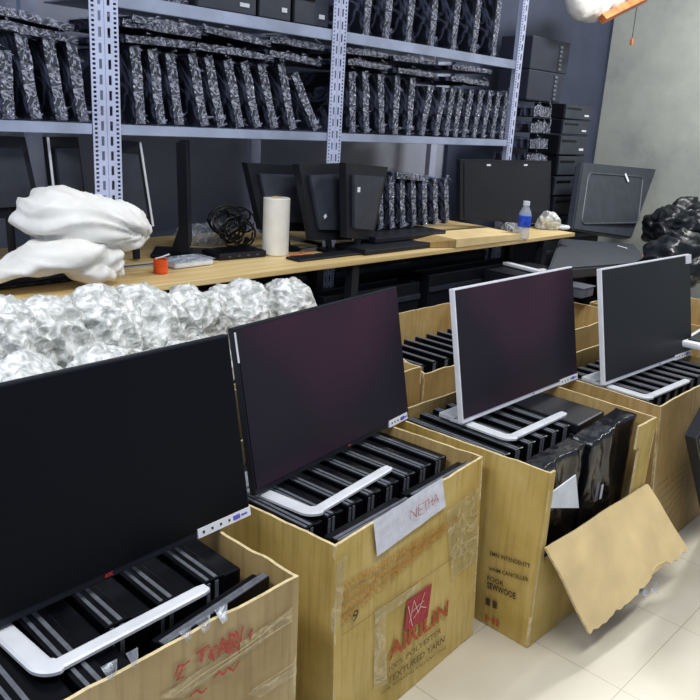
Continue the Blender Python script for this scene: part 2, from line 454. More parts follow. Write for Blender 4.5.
flat(236, 56, YR - .01, None, 0, .03, -.06, 'film-wrapped monitor lying flat over middle uprights, lower layer in the middle', g, .95, i=1)
flat(238, 39, YR + .0, None, 0, .06, .05, 'film-wrapped monitor lying flat over middle uprights, upper layer in the middle', g, .9, i=2)
flat(296, 62, YR - .0, None, 0, .05, .08, 'film-wrapped monitor lying flat beside the second post, lower layer', g, .85, i=3)
flat(300, 45, YR + .01, None, 0, .02, -.03, 'film-wrapped monitor lying flat beside the second post, upper layer', g, .8, i=0)
for k, (x, y, s_) in enumerate([(368, 68, .75), (366, 52, .72), (418, 76, .85), (415, 62, .85), (470, 84, .95), (472, 72, .9)]):
    flat(x, y, YR + .0, None, 0, .01 * (-1) ** k, .03 * (-1) ** k, 'film-wrapped monitor lying flat over the right shelf uprights, %s, %s' % (['left end', 'middle', 'right end'][k // 2], ['lower', 'upper'][k % 2]), g, s_, i=k)
# upper shelf right bay: taller wrapped ones
for k, xb in enumerate([365, 385, 407, 430, 452, 472, 492]):
    p = ay(xb, 38 + (xb - 345) * .16, YR + .03)
    wrapped(PROU, k, (p.x, YR + .03, SU + .002), (0, .02 + .01 * (k % 3), 0), 'film-wrapped screen on the upper right shelf, %s from the left' % ORD[k], 'wrapped screens on the upper right shelf', (1, 1, .9))
# desktop towers on the upper middle shelf
def desktop(loc, rz, w, h, d, label, group, name='desktop_computer'):
    t = thing(name, label, 'computer', loc, (0, 0, rz), group)
    MB().box((0, d / 2, h / 2), (w, d, h), 'black_plastic', bev=.006).build('case', t)
    MB().box((0, -.002, h / 2), (w * .96, .006, h * .92), 'charcoal', bev=.002).build('front_panel', t)
    MB().box((-w * .18, -.006, h * .72), (w * .5, .003, h * .10), 'black_gloss').build('drive_door', t)
    MB().box((w * .28, -.006, h * .3), (w * .16, .003, h * .12), 'silver').build('badge', t)
    return t
for k, (x0, x1, y) in enumerate([(196, 256, 8), (258, 290, 14), (293, 328, 18)]):
    a, b_ = ay(x0, y, YR + .03).x, ay(x1, y, YR + .03).x
    desktop(((a + b_) / 2, YR + .03, SU + .001), 0, b_ - a, .12 if k else .10, .34,
            'black desktop computer on the upper middle shelf, %s' % ['widest, on the left', 'in the middle', 'next to the second post'][k], 'desktop computers on the upper middle shelf')
for k in range(1):
    p = ay(150, 5, YR + .04)
    wrapped(PROF, 1, (p.x + .03, YR + .05, SU + .002), (0, 0, .03), 'film-wrapped monitor flat on the upper shelf beside the left post', None, (.7, 1, 1))

# ------------------------------------------------------------------ cartons
def wall(mb, b0, b1_, t0, t1, nrm, mat, seed, th=.006, cut=None, torn=.004, nx=26, nz=14, inner='card_inner', wav=.0012):
    """corrugated board panel between bottom line b0-b1 and top line t0-t1; nrm points outward"""
    b0, b1_, t0, t1, nrm = V(b0), V(b1_), V(t0), V(t1), V(nrm).normalized()
    def P(i, j, off):
        u = i / nx; w_ = j / nz
        p = b0.lerp(b1_, u).lerp(t0.lerp(t1, u), w_)
        k = noise.noise(p * 9 + V((seed, 0, 0))) * wav
        if j == nz: p = p + V((0, 0, noise.noise(V((u * 9, seed, 0))) * torn + noise.noise(V((u * 50, seed, 3))) * torn * .4))
        return p + nrm * (k - off)
    vo = [[P(i, j, 0) for i in range(nx + 1)] for j in range(nz + 1)]
    vi = [[P(i, j, th) for i in range(nx + 1)] for j in range(nz + 1)]
    keep = lambda i, j: 0 <= i < nx and 0 <= j < nz and not (cut and cut((i + .5) / nx, (j + .5) / nz))
    for j in range(nz):
        for i in range(nx):
            if not keep(i, j): continue
            mb.add([vo[j][i], vo[j][i + 1], vo[j + 1][i + 1], vo[j + 1][i]], [(0, 1, 2, 3)], mat)
            mb.add([vi[j][i], vi[j][i + 1], vi[j + 1][i + 1], vi[j + 1][i]], [(3, 2, 1, 0)], inner)
            for di, dj, a, c in ((-1, 0, (j, i), (j + 1, i)), (1, 0, (j, i + 1), (j + 1, i + 1)), (0, -1, (j, i), (j, i + 1)), (0, 1, (j + 1, i), (j + 1, i + 1))):
                if not keep(i + di, j + dj):
                    mb.add([vo[a[0]][a[1]], vo[c[0]][c[1]], vi[c[0]][c[1]], vi[a[0]][a[1]]], [(0, 1, 2, 3)], 'card_edge')
def carton(label, bot, top, ztop, mat, seed, cuts={}, tz=None, torn=.004, name='cardboard_box', group=None, z0=0.0):
    """bot/top: four xy corners front-left, front-right, back-right, back-left"""
    c = V((sum(p[0] for p in bot) / 4, sum(p[1] for p in bot) / 4, 0))
    t = thing(name, label, 'box', (c.x, c.y, z0), (0, 0, 0), group)
    zz = tz or [ztop] * 4
    B = [V((p[0], p[1], z0 + .001)) - V((c.x, c.y, z0)) for p in bot]; T = [V((p[0], p[1], zz[i])) - V((c.x, c.y, z0)) for i, p in enumerate(top)]
    mb = MB()
    for i in range(4):
        j = (i + 1) % 4; e = (B[j] - B[i]); n_ = V((e.y, -e.x, 0))
        wall(mb, B[i], B[j], T[i], T[j], n_, mat, seed + i, cut=cuts.get(i), torn=torn)
    mb.hexa([B[0], B[1], B[2], B[3]], [p + V((0, 0, .005)) for p in B], mat)
    mb.build('carton_body', t)
    return t, c
def face_frame(b0, b1_, t0=None, t1=None):
    """frame of a wall: origin at bottom corner, u along, returns functions"""
    b0 = V(b0); b1_ = V(b1_); u = (b1_ - b0); L = u.length; u.normalize()
    w_ = V((0, 0, 1)) if t0 is None else (V(t0) - b0 - u * ((V(t0) - b0).dot(u))).normalized()
    n_ = u.cross(w_).normalized()
    def hit(px, py):
        r = ray(px, py); t = (b0 - CAM).dot(n_) / r.dot(n_); p = CAM + r * t - b0
        return p.dot(u), p.dot(w_)
    hh_ = (V(t0) - b0).dot(w_) if t0 is not None else BZ
    def pt(s, z, off=.003):
        q = b0 + u * s + w_ * z
        if t0 is not None and t1 is not None:
            P_ = b0.lerp(b1_, s / L).lerp(V(t0).lerp(V(t1), s / L), z / hh_); q = q + n_ * (P_ - q).dot(n_)
        return q + n_ * (off + .0015)
    return hit, pt, u, w_, n_
FONT = None
def text_mesh(txt, mat, width, height, shear=0, bold=.0):
    cu = bpy.data.curves.new('t', 'FONT'); cu.body = txt; cu.size = 1; cu.extrude = 0; cu.offset = bold; cu.shear = shear; cu.resolution_u = 2
    o = bpy.data.objects.new('t', cu); C.objects.link(o)
    dg = bpy.context.evaluated_depsgraph_get(); dg.update()
    me = bpy.data.meshes.new_from_object(o.evaluated_get(dg)); bpy.data.objects.remove(o)
    xs = [v_.co.x for v_ in me.vertices]; ys = [v_.co.y for v_ in me.vertices]
    x0, x1, y0, y1 = min(xs), max(xs), min(ys), max(ys)
    pts = [((v_.co.x - x0) / (x1 - x0) * width, (v_.co.y - y0) / (y1 - y0) * height) for v_ in me.vertices]
    fs = [list(p.vertices) for p in me.polygons]; bpy.data.meshes.remove(me)
    return pts, fs
def text_on(parent, origin, pt, s0, z0, s1, z1, height, txt, mat, name='printed_text', shear=0, bold=.0, off=.0035):
    """text baseline from (s0,z0) to (s1,z1) on a wall"""
    L = math.hypot(s1 - s0, z1 - z0); a = math.atan2(z1 - z0, s1 - s0)
    pts, fs = text_mesh(txt, mat, L, height, shear, bold)
    vs = []
    for x, y in pts:
        s = s0 + x * math.cos(a) - y * math.sin(a); z = z0 + x * math.sin(a) + y * math.cos(a)
        vs.append(pt(s, z, off) - origin)
    return MB().add(vs, fs, mat).build(name, parent)
def strokes_on(parent, origin, pt, lines, mat, w=.0016, name='handwriting', off=.004):
    mb = MB()
    for ln in lines:
        for (a, b_) in zip(ln, ln[1:]):
            d = V((b_[0] - a[0], b_[1] - a[1])); L = d.length or 1e-6; n_ = V((-d.y, d.x)) / L * w / 2; e = d / L * w * .3
            q = [(a[0] - e.x + n_.x, a[1] - e.y + n_.y), (a[0] - e.x - n_.x, a[1] - e.y - n_.y), (b_[0] + e.x - n_.x, b_[1] + e.y - n_.y), (b_[0] + e.x + n_.x, b_[1] + e.y + n_.y)]
            mb.add([pt(s, z, off) - origin for s, z in q], [(0, 1, 2, 3)], mat)
    return mb.build(name, parent)
def sheet_on(parent, origin, pt, quad, mat, name, n=12, off=.003, wob=.0015, seed=0, th=.0006):
    mb = MB(); vs = []
    for j in range(n + 1):
        for i in range(n + 1):
            u, w_ = i / n, j / n
            a = V(quad[0]).lerp(V(quad[1]), u); b_ = V(quad[3]).lerp(V(quad[2]), u); p = a.lerp(b_, w_)
            vs.append(pt(p.x, p.y, off + abs(noise.noise(V((u * 4, w_ * 4, seed)))) * wob) - origin)
    fs = [(j * (n + 1) + i, j * (n + 1) + i + 1, (j + 1) * (n + 1) + i + 1, (j + 1) * (n + 1) + i) for j in range(n) for i in range(n)]
    mb.add(vs, fs, mat); return mb.build(name, parent, smooth=True)

BZ = .465
# --- box 1
b1b = [(.12, .80), (.772, .80), (.79, 1.26), (.12, 1.26)]
box1, c1 = carton('open cardboard box at the front left with red handwriting and torn rim', b1b, [(.12, .795), (.778, .815), (.77, 1.27), (.12, 1.27)], BZ, 'card_tan', 1, tz=[BZ, BZ + .004, BZ - .010, BZ - .004], torn=.007)
hit, pt, *_ = face_frame((.12, .80, 0), (.772, .80, 0), (.12, .795, BZ), (.778, .815, BZ + .005))
def px_lines(hit, lines): return [[hit(*p) for p in ln] for ln in lines]
def curvy(x, y, kind, s=1.0):
    return [(x + a * s, y + b_ * s) for a, b_ in kind]
# red handwriting strokes traced in face coordinates
hw = [[(178, 676), (181, 668), (185, 667), (184, 673), (179, 682), (186, 679)], [(186, 668), (192, 663)],
      [(199, 656), (212, 648)], [(206, 652), (203, 664)], [(212, 660), (214, 653), (220, 648)], [(214, 653), (216, 662)],
      [(221, 658), (226, 641), (230, 655)], [(222, 652), (230, 647)], [(232, 655), (233, 637), (239, 637), (236, 645), (241, 648), (234, 654)],
      [(240, 634), (244, 644), (247, 629)], [(243, 644), (242, 655)], [(252, 640), (256, 632), (254, 642)],
      [(216, 680), (222, 674), (226, 677), (231, 670), (236, 673), (242, 664)], [(192, 698), (199, 692), (204, 695), (209, 690)]]
strokes_on(box1, c1, pt, px_lines(hit, hw), 'red_ink', .0034)
strokes_on(box1, c1, pt, px_lines(hit, [[(x + 1.5, y + 1.5) for x, y in l_] for l_ in hw[2:9]]), 'red_ink', .0022)
strokes_on(box1, c1, pt, px_lines(hit, [[(172, 699), (205, 676), (240, 655), (270, 634), (296, 614)], [(196, 688), (232, 664), (262, 644), (296, 624)], [(268, 634), (297, 611)], [(254, 692), (280, 676), (299, 664)]]), 'card_edge', .0018, 'tape_crease', .005)
rs_ = random.Random(12)
for (px_, py_) in ((114, 674), (137, 661), (190, 634), (208, 622), (226, 612)):
    q_ = ay(px_, py_, .802) - c1; q_.z = min(q_.z, BZ - .002)
    h_ = rs_.uniform(.014, .026); w_ = rs_.uniform(.008, .014)
    MB().add([q_ + V((-w_ * .5, 0, 0)), q_ + V((w_ * .5, .004, 0)), q_ + V((w_, .012, h_)), q_ + V((-w_, .014, h_ * .9))], [(0, 1, 2, 3)], 'wrap_clear').build('plastic_scrap', box1)
for k, q in enumerate([[(160, 700), (297, 612), (297, 624), (185, 700)], [(250, 696), (300, 668), (300, 676), (262, 700)]]):
    sheet_on(box1, c1, pt, [hit(*p) for p in q], 'tape_clear', 'packing_tape', seed=k, off=.003)
hit, pt, *_ = face_frame((.12, .80, 0), (.772, .80, 0), (.12, .795, BZ), (.778, .815, BZ + .005))
# --- box 2
b2b = [(.905, .832), (1.434, .873), (1.392, 1.33), (.87, 1.29)]
b2t = [(.893, .846), (1.433, .903), (1.385, 1.36), (.845, 1.30)]
box2, c2 = carton('yellowish cardboard box with a red diamond logo and a white paper taped to its rim', b2b, b2t, BZ, 'card_yellow', 11, torn=.003)
o0, o1 = (b2b[0][0], b2b[0][1], 0), (b2b[1][0], b2b[1][1], 0)
hit, pt, *_ = face_frame(o0, o1, (b2t[0][0], b2t[0][1], BZ), (b2t[1][0], b2t[1][1], BZ))
sheet_on(box2, c2, pt, [hit(*p) for p in [(376, 556), (447, 507), (444, 478), (372, 520)]], 'paper', 'paper_label', seed=5, off=.004, wob=.003)
nh = [[(409, 520), (409, 510), (415, 516), (415, 506)], [(417, 515), (417, 505), (421, 503)], [(417, 510), (421, 508)], [(417, 515), (421.5, 513)], [(421, 503), (428, 499)], [(424, 501), (425, 510)],
      [(428, 508), (427, 498)], [(432, 505), (431, 495)], [(428, 503), (432, 500)], [(433, 505), (435, 494), (438, 502)], [(433, 501), (438, 498)]]
strokes_on(box2, c2, pt, px_lines(hit, nh), 'red_ink', .0017, off=.009)
# orange printed lines
rows = ['CONTAINS 100 PERCENT POLYESTER TEXTURED YARN', 'KEEP DRY AND HANDLE WITH CARE PLEASE', 'DO NOT USE HOOKS ON THIS CARTON', 'STORE IN A COOL PLACE']
for k in range(4):
    a, b_ = hit(342, 590 + k * 10.5), hit(462 - k * 14, 520 + k * 12)
    text_on(box2, c2, pt, a[0], a[1], b_[0], b_[1], .0125, ['WWMNHHEENMM MNEEHTTMNWN', 'MHNEETMNW HHNEMTWNMMH', 'NWEHMT NNMHEWTMNH', 'MHNETW MNHH'][k], 'orange_ink', bold=.012)
# diamond logo
D = [hit(*p) for p in [(403, 632), (407, 601), (432, 583), (427, 617)]]
mb = MB(); mb.add([pt(s, z, .0035) - c2 for s, z in D], [(3, 2, 1, 0)], 'logo_red'); mb.build('logo_panel', box2)
lg = [[(408, 622), (413, 600), (417, 612), (424, 592)], [(412, 618), (420, 606), (425, 607)], [(410, 612), (423, 600)], [(407, 606), (411, 626)]]
strokes_on(box2, c2, pt, px_lines(hit, lg), 'logo_cream', .002, 'logo_mark', .005)
def tpx(p, q, h, txt, mat, par=box2, cc=c2, hh=hit, pp=pt, bold=.01, shear=0):
    a, b_ = hh(*p), hh(*q); return text_on(par, cc, pp, a[0], a[1], b_[0], b_[1], h, txt, mat, bold=bold, shear=shear)
tpx((387, 661), (447, 615), .040, 'AIRILIN', 'text_red', bold=.02)
tpx((387, 672), (440, 632), .014, '100% POLYESTER', 'text_brown')
tpx((386, 684), (443, 641), .016, 'TEXTURED YARN', 'text_brown', bold=.02)
tpx((380, 694), (444, 648), .008, 'FOR WEAVING AND KNITTING', 'text_brown')
tpx((350, 622), (356, 619), .024, '9', 'text_dark')
strokes_on(box2, c2, pt, px_lines(hit, [[(341, 634), (400, 594)], [(400, 594), (480, 540)]]), 'text_brown', .0012, 'crease_line', .003)
for k, q in enumerate([[(372, 690), (386, 682), (384, 606), (374, 611)], [(448, 512), (482, 488), (478, 560), (452, 580)], [(335, 560), (346, 553), (338, 620), (332, 625)], [(374, 611), (420, 582), (420, 590), (376, 622)]]):
    sheet_on(box2, c2, pt, [hit(*p) for p in q], 'tape_clear', 'packing_tape', seed=k + 3, off=.003)
# --- box 3
b3b = [(1.487, .752), (2.03, .748), (2.04, 1.22), (1.49, 1.22)]
b3t = [(1.480, .752), (2.035, .748), (2.05, 1.22), (1.452, 1.22)]
box3, c3 = carton('cardboard box with its front torn down into a hanging flap, third box from the left', b3b, b3t, BZ, 'card_yellow', 21, torn=.003,
                  cuts={0: lambda u, w_: w_ > .50 and .02 < u < .86 - .1 * (w_ - .5)})
hit, pt, *_ = face_frame((1.49, 1.22, 0), (1.487, .752, 0), (1.452, 1.22, BZ), (1.480, .752, BZ))
def t3(p, q, h, txt, mat, bold=.01): tpx(p, q, h, txt, mat, box3, c3, hit, pt, bold)
t3((489, 556), (528, 570), .011, 'EMN INTENDENTT', 'text_dark', .02)
t3((488, 571), (527, 583), .011, 'WNM CANCELLER', 'text_dark', .02)
t3((487, 580), (503, 587), .013, 'FOOR', 'text_dark', .02)
t3((487, 588), (515, 600), .018, 'SEWWOOE', 'text_dark', .03)
t3((486, 604), (497, 609), .02, 'II', 'text_dark', .03)
t3((486, 620), (499, 626), .02, 'HI', 'text_red', .02)
# hanging flap : fold line along the front at z~.235, hangs outwards and down
zf = ay(545, 548, .748).z
fa = ay(545, 548, .745); fb = ay(645, 484, .745); 
fo = .50
fl1 = V((1.0, 0, 0))
# lower corners on a plane leaning outwards
fc = az(588, 634, .06); fd = az(686, 549, .10)
0 and print('FLAP', fa, fb, fc, fd)
mb = MB(); nx, nz = 30, 20
def FP(i, j, off):
    u = i / nx; w_ = j / nz
    p = fa.lerp(fb, u).lerp(fc.lerp(fd, u), w_)
    nn = (fb - fa).cross(fc - fa).normalized()
    k = noise.noise(p * 7) * .006 + noise.noise(p * 20) * .0015
    if j == nz: p = p + (fa - fc) * (noise.noise(V((u * 9, 2, 0))) * .06 + abs(noise.noise(V((u * 23, 5, 0)))) * .06 - (.10 if .55 < u < .8 else 0) * -1 * math.sin((u - .55) / .25 * PI) * .9 if .55 < u < .8 else noise.noise(V((u * 20, 5, 0))) * .05)
    return p - c3 + nn * (k - off)
for off, m_, rev in ((0, 'card_tan', False), (.006, 'card_pale', True)):
    vs = [FP(i, j, off) for j in range(nz + 1) for i in range(nx + 1)]
    fs = [(j * (nx + 1) + i, j * (nx + 1) + i + 1, (j + 1) * (nx + 1) + i + 1, (j + 1) * (nx + 1) + i) for j in range(nz) for i in range(nx)]
    mb.add(vs, [f[::-1] for f in fs] if rev else fs, m_)
n0 = (nx + 1) * (nz + 1)
rim = [i for i in range(nx + 1)] + [j * (nx + 1) + nx for j in range(1, nz + 1)] + [nz * (nx + 1) + i for i in range(nx - 1, -1, -1)] + [j * (nx + 1) for j in range(nz - 1, 0, -1)]
k0 = mb.m('card_edge')
for a, b_ in zip(rim, rim[1:] + rim[:1]): mb.f.append([a, b_, b_ + n0, a + n0]); mb.mi.append(k0)
flap3 = mb.build('flap', box3, smooth=False)
flap3['label'] = 'pale inner side of the front flap hanging outwards'
# shred of clear tape under the flap
mb = MB(); q = az(648, 590, .03) - c3
rn = random.Random(3)
base = fc.lerp(fd, .55) - c3
for k in range(7):
    a = base + V((rn.uniform(-.05, .05), rn.uniform(-.01, .02), rn.uniform(-.01, .02)))
    mb.add([a, a + V((rn.uniform(-.03, .03), rn.uniform(-.03, .0), -rn.uniform(.01, .04))), a + V((rn.uniform(-.03, .03), rn.uniform(-.03, .01), -rn.uniform(.02, .045))), a + V((.02, 0, -.01))], [(0, 1, 2, 3)], 'wrap_clear')
mb.build('tape_shred', box3)
# --- box 4
b4b = [(2.11, .735), (2.74, .735), (2.78, 1.20), (2.14, 1.20)]
b4t = [(2.128, .778), (2.74, .785), (2.78, 1.21), (2.155, 1.21)]
box4, c4 = carton('tan cardboard box under the farthest white-framed monitor, at the right edge', b4b, b4t, BZ, 'card_kraft', 31)
hit, pt, *_ = face_frame((2.11, .735, 0), (2.74, .735, 0), (2.128, .778, BZ), (2.74, .785, BZ))
for k in range(7):
    tpx((655 + k * 2.2, 487 + k * 6), (683 - k * .5, 466 + k * 6), .006, ['MNHEW TNM', 'HNEEWTMN', 'MMNHWE', 'NHEMTW', 'MHNEWT', 'HNMET', 'MNHE'][k], 'text_brown', box4, c4, hit, pt, .0)
# --- back-row boxes
def simple_box(label, x0, x1, y0, y1, z, mat, seed, cuts={}, tz=None):
    return carton(label, [(x0, y0), (x1, y0), (x1, y1), (x0, y1)], [(x0, y0), (x1, y0), (x1, y1), (x0, y1)], z, mat, seed, cuts=cuts, tz=tz)
simple_box('open cardboard box behind the second box, seen between the second and third monitors', 1.22, 1.80, 1.385, 1.60, .485, 'card_kraft', 41)
boxD, cD = simple_box('open cardboard box with a raised back wall, in front of the dark table underside', 1.86, 2.42, 1.42, 1.76, .46, 'card_kraft', 45, tz=[.44, .44, .53, .53])
simple_box('cardboard box in the back row showing between the third and fourth monitors', 2.48, 3.02, 1.30, 1.655, .50, 'card_kraft', 49)
simple_box('cardboard box at the far right edge behind the fourth monitor', 3.08, 3.62, 1.02, 1.50, .50, 'card_kraft', 53)

# ------------------------------------------------------------------ monitors packed in boxes
def packed_proto(th, d, h, name='p'):
    """monitor on its edge, thickness x, depth y, height z; origin bottom centre"""
    a = MB().box((-th * .22, 0, h / 2), (th * .5, d, h), 'black_gloss', bev=.002).mesh('panel')
    b_ = MB().box((th * .25, 0, h / 2 - .003), (th * .44, d * .97, h - .006), 'black_gloss', bev=.004).mesh('back_shell')
    c = MB()
    c.box((-th * .36, 0, h + .0002), (.006, d * .98, .003), 'rib_grey')
    c.box((-th * .17, 0, h + .0002), (.007, d * .98, .003), 'rib_grey')
    c.box((-th * .36, -d / 2 - .0002, h / 2), (.006, .003, h * .98), 'rib_grey')
    c.box((-th * .17, -d / 2 - .0002, h / 2), (.007, .003, h * .98), 'rib_grey')
    return a, b_, c.mesh('bezel')
PK = packed_proto(.036, .255, .437)
PKw = packed_proto(.086, .33, .444)
PKv = packed_proto(.086, .27, .444)
PKn = packed_proto(.062, .30, .446)
PKc = packed_proto(.055, .30, .440)
PKs = packed_proto(.036, .235, .442)
PKy = packed_proto(.046, .235, .444)
def packed(pk, loc, rz, label, group, tilt=0):
    t = thing('packed_monitor', label, 'monitor', loc, (0, tilt, rz), group)
    inst('panel', pk[0], t); inst('back_shell', pk[1], t); inst('bezel', pk[2], t)
    return t
g1 = 'monitors packed on edge in the front left box'
for k in range(7):
    packed(PKv if k > 3 else PKw, (.175 + k * .088, 1.055 if k > 3 else .985, .008), 0, 'black monitor on its edge in the front left box, %s from the left' % ORD[k], g1)
packed(PKs, (.642, .866, .008), math.atan2(.043, .256) + PI / 2, 'black monitor on edge lying along the front wall inside the front left box', None)
def inb(bl, u, v_):  # point in box 2 frame
    a = V(bl[0]); b_ = V(bl[1]); d_ = V(bl[3]); return a + (b_ - a) * u + (d_ - a) * v_
yaw2 = math.atan2(b2b[1][1] - b2b[0][1], b2b[1][0] - b2b[0][0])
for k in range(8):
    p = inb(b2b, .074 + k * .1185, .56)
    packed(PKn, (p.x, p.y, .008), yaw2, 'black monitor on its edge in the box with the diamond logo, %s from the left' % ORD[k], 'monitors packed on edge in the box with the diamond logo')
p = inb(b2b, .735, .125); packed(PKy, (p.x, p.y, .008), yaw2 + PI / 2, 'black monitor on edge along the front wall of the diamond logo box, right one', None)
p = inb(b2b, .265, .120); packed(PKy, (p.x, p.y, .008), yaw2 + PI / 2, 'black monitor on edge along the front wall of the diamond logo box, left one', None)
for k in range(6):
    packed(PKc, (1.528 + k * .058, 1.045, .008), 0, 'black monitor on its edge in the box with the torn front, %s from the left' % ORD[k], 'monitors packed on edge in the third box')
for k in range(9):
    packed(PKn, (2.20 + k * .063, .98, .008), 0, 'black monitor on its edge in the farthest right box, %s from the left' % ORD[k], 'monitors packed on edge in the right box')
for k in range(8):
    packed(PKs, (1.91 + k * .064, 1.58, .008), 0, 'black monitor on its edge in the back-row box with raised wall, %s from the left' % ORD[k], 'monitors packed on edge in the back-row box')
# flat dark panel in box 3
t = thing('packed_monitor', 'dark monitor lying face down in the right half of the box with the torn front', 'monitor', (1.945, 1.04, .425), (0, -.04, 0))
MB().box((0, 0, 0), (.15, .30, .03), 'black_plastic', bev=.006).build('back_shell', t)
MB().box((0, 0, -.022), (.155, .31, .012), 'charcoal', bev=.003).build('panel', t)
tag(MB().box((1.945, 1.04, .201), (.13, .28, .386), 'black_plastic', bev=.004).build('computer_case'), 'black case standing under the face-down monitor in the box with the torn front', 'computer')

# two wrapped monitors standing across the torn front of box 3
def crumple_panel(label, p0, p1, ztop0, ztop1, y, th, seed, mat='black_wrap'):
    t = thing('bagged_monitor', label, 'monitor', ((p0 + p1) / 2, y, .008)); w = p1 - p0
    MB().box((0, .0, .20), (w - .02, th * .6, .385), 'black_plastic', bev=.004).build('panel', t)
    bm = bmesh.new(); bmesh.ops.create_cube(bm, size=1)
    bmesh.ops.subdivide_edges(bm, edges=bm.edges[:], cuts=22, use_grid_fill=True)
    for q in bm.verts:
        u = q.co.x + .5; h = ztop0 + (ztop1 - ztop0) * u - .008
        p = V((q.co.x * w, q.co.y * th, (q.co.z + .5) * h))
        f = V((p.x * 9 + p.z * 3, p.y * 6, p.z * 3.2 + seed))
        p += V((0, -1 if q.co.y < 0 else .1, 0)) * (ridged(f, 3) - .6) * .011 * (1 if q.co.y < 0 else .2)
        p += noise.noise_vector(p * 26 + V((seed, 0, 0))) * .003
        if p.z < .001: p.z = .001
        q.co = p
    MB().bm(bm, mat).build('black_plastic_bag', t, smooth=True)
    return t
x0 = 1.50
crumple_panel('monitor in glossy black plastic at the torn box front, left one', 1.505, 1.735, .445, .452, .825, .045, 3)
crumple_panel('monitor in glossy black plastic at the torn box front, right one with a label', 1.752, 1.985, .452, .475, .82, .05, 9)
# white foam sheet tucked in front
q = [ay(545, 508, .772), ay(546, 497, .772), ay(576, 475, .772), ay(579, 508, .772), ay(560, 508, .772)]
mb = MB(); mb.add([p for p in q] + [p + V((0, .003, 0)) for p in q], [(0, 1, 2, 3, 4), (9, 8, 7, 6, 5)] + [(i, (i + 1) % 5, (i + 1) % 5 + 5, i + 5) for i in range(5)], 'foam')
tag(mb.build('foam_sheet'), 'small white foam sheet tucked in front of the black bags in the torn box', 'foam sheet')
p = ay(598, 492, .779)
t3_ = bpy.data.objects['bagged_monitor.001'] if 'bagged_monitor.001' in bpy.data.objects else None
if t3_:
    o = MB().box((0, 0, 0), (.016, .002, .055), 'rib_grey').build('label_sticker', t3_); o.location = V((p.x, .782, p.z)) - V(t3_.location); o['label'] = 'grey label sticker'
    o = MB().box((0, 0, 0), (.010, .002, .04), 'silver').build('label_sticker', t3_); o.location = V((p.x + .028, .782, p.z - .01)) - V(t3_.location)

# ------------------------------------------------------------------ display monitors on the boxes
def display(label, bl, br, z, frame, screen, strip_at, logo, hgt=.345, bez=.004, stand=True, fx=.035):
    bl = V((bl[0], bl[1])); br = V((br[0], br[1])); w = (br - bl).length; yaw = math.atan2(br.y - bl.y, br.x - bl.x)
    c = (bl + br) / 2; base_z = z - .013
    t = thing('display_monitor', label, 'monitor', (c.x, c.y, base_z), (0, 0, yaw))
    tilt = math.radians(-11.5)   # leans back
    T = Matrix.Translation((0, 0, .013)) @ Matrix.Rotation(tilt, 4, 'X')
    th = .016
    MB().box((0, th / 2, hgt / 2), (w, th, hgt), frame, bev=.002).xf(T).build('frame', t)
    MB().box((0, -.0012, hgt / 2 + .004), (w - 2 * bez, .0024, hgt - 2 * bez - .010), screen).xf(T).build('screen', t)
    MB().box((0, th + .012, hgt * .42), (w * .72, .026, hgt * .6), 'black_plastic', bev=.01).xf(T).build('back_shell', t)
    if strip_at:
        a, b_ = strip_at
        o = MB().box(((a + b_) / 2, -.0018, .008), (b_ - a, .004, .017), 'white_plastic').xf(T).build('button_strip', t); o['label'] = 'white sticker strip with button marks'
        mb = MB()
        for k in range(4): mb.box((a + .012 + k * (b_ - a) * .16, -.0042, .008), (.004, .001, .004), 'black_plastic')
        mb.box((a + (b_ - a) * .72, -.0042, .008), (.016, .001, .008), 'brand_blue'); mb.box((a + (b_ - a) * .87, -.0042, .008), (.014, .001, .003), 'brand_blue')
        mb.xf(T).build('mark', o)
    if logo:
        lx, lm, ls = logo
        pts, fs = text_mesh('AOC', lm, ls * 2.3, ls, 0, .03)
        mb = MB().add([(lx + x, -.0028, .0045 + y) for x, y in pts], fs, lm).xf(T); mb.build('brand_logo', t)
    # neck and J-shaped foot
    if stand:
        sm = 'silver'
        mb = MB()
        xl, xr, yf, yb, bw = -w / 2 + fx, -w / 2 + fx + .275, -.116, .055, .034
        # swept flat bar : left arm, rounded corner, front bar with rounded end
        cr = .020
        path = [V((xl, yb, 0)), V((xl, yf + cr, 0))]
        for k in range(1, 8):
            a = PI + PI / 2 * k / 8
            path.append(V((xl + cr + cr * math.cos(a), yf + cr + cr * math.sin(a), 0)))
        path += [V((xl + cr, yf, 0)), V((xr - .012, yf, 0)), V((xr, yf, 0))]
        L = len(path); vs = []; hb = .007
        for i, p in enumerate(path):
            d = (path[min(i + 1, L - 1)] - path[max(i - 1, 0)]).normalized(); n_ = V((-d.y, d.x, 0)); b2_ = bw * (.55 if i == L - 1 else .70 if i > L - 4 else .95)
            for (o_, z_) in ((-.5, 0), (-.5, hb * .7), (-.36, hb), (.36, hb), (.5, hb * .7), (.5, 0)): vs.append(p + n_ * b2_ * o_ + V((0, 0, z_)))
        fs = [(i * 6 + k, i * 6 + (k + 1) % 6, (i + 1) * 6 + (k + 1) % 6, (i + 1) * 6 + k) for i in range(L - 1) for k in range(6)]
        fs += [tuple(range(6))[::-1], tuple((L - 1) * 6 + k for k in range(6))]
        mb.add(vs, fs, sm)
        mb.build('stand_foot', t)
        nb = MB(); nb.box((xl + .06, yb + .012, .006), (.15, .05, .012), sm, bev=.002); nb.box((xl + .12, yb + .028, .09), (.05, .018, .17), sm, bev=.004)
        nb.build('stand_neck', t)
    return t, T
mw, T = display('large black monitor at the left edge with a red logo, on the front box', (.25, .985), (.844, 1.025), .472, 'black_plastic', 'screen_black', (.172, .296), (-.015, 'brand_red', .0065), hgt=.345, fx=.118)
display('black monitor with reddish sheen on the box with the diamond logo', (.900, 1.077), (1.477, 1.165), .470, 'black_plastic', 'screen_violet_sheen', (.195, .280), (.02, 'brand_orange', .0055), hgt=.338)
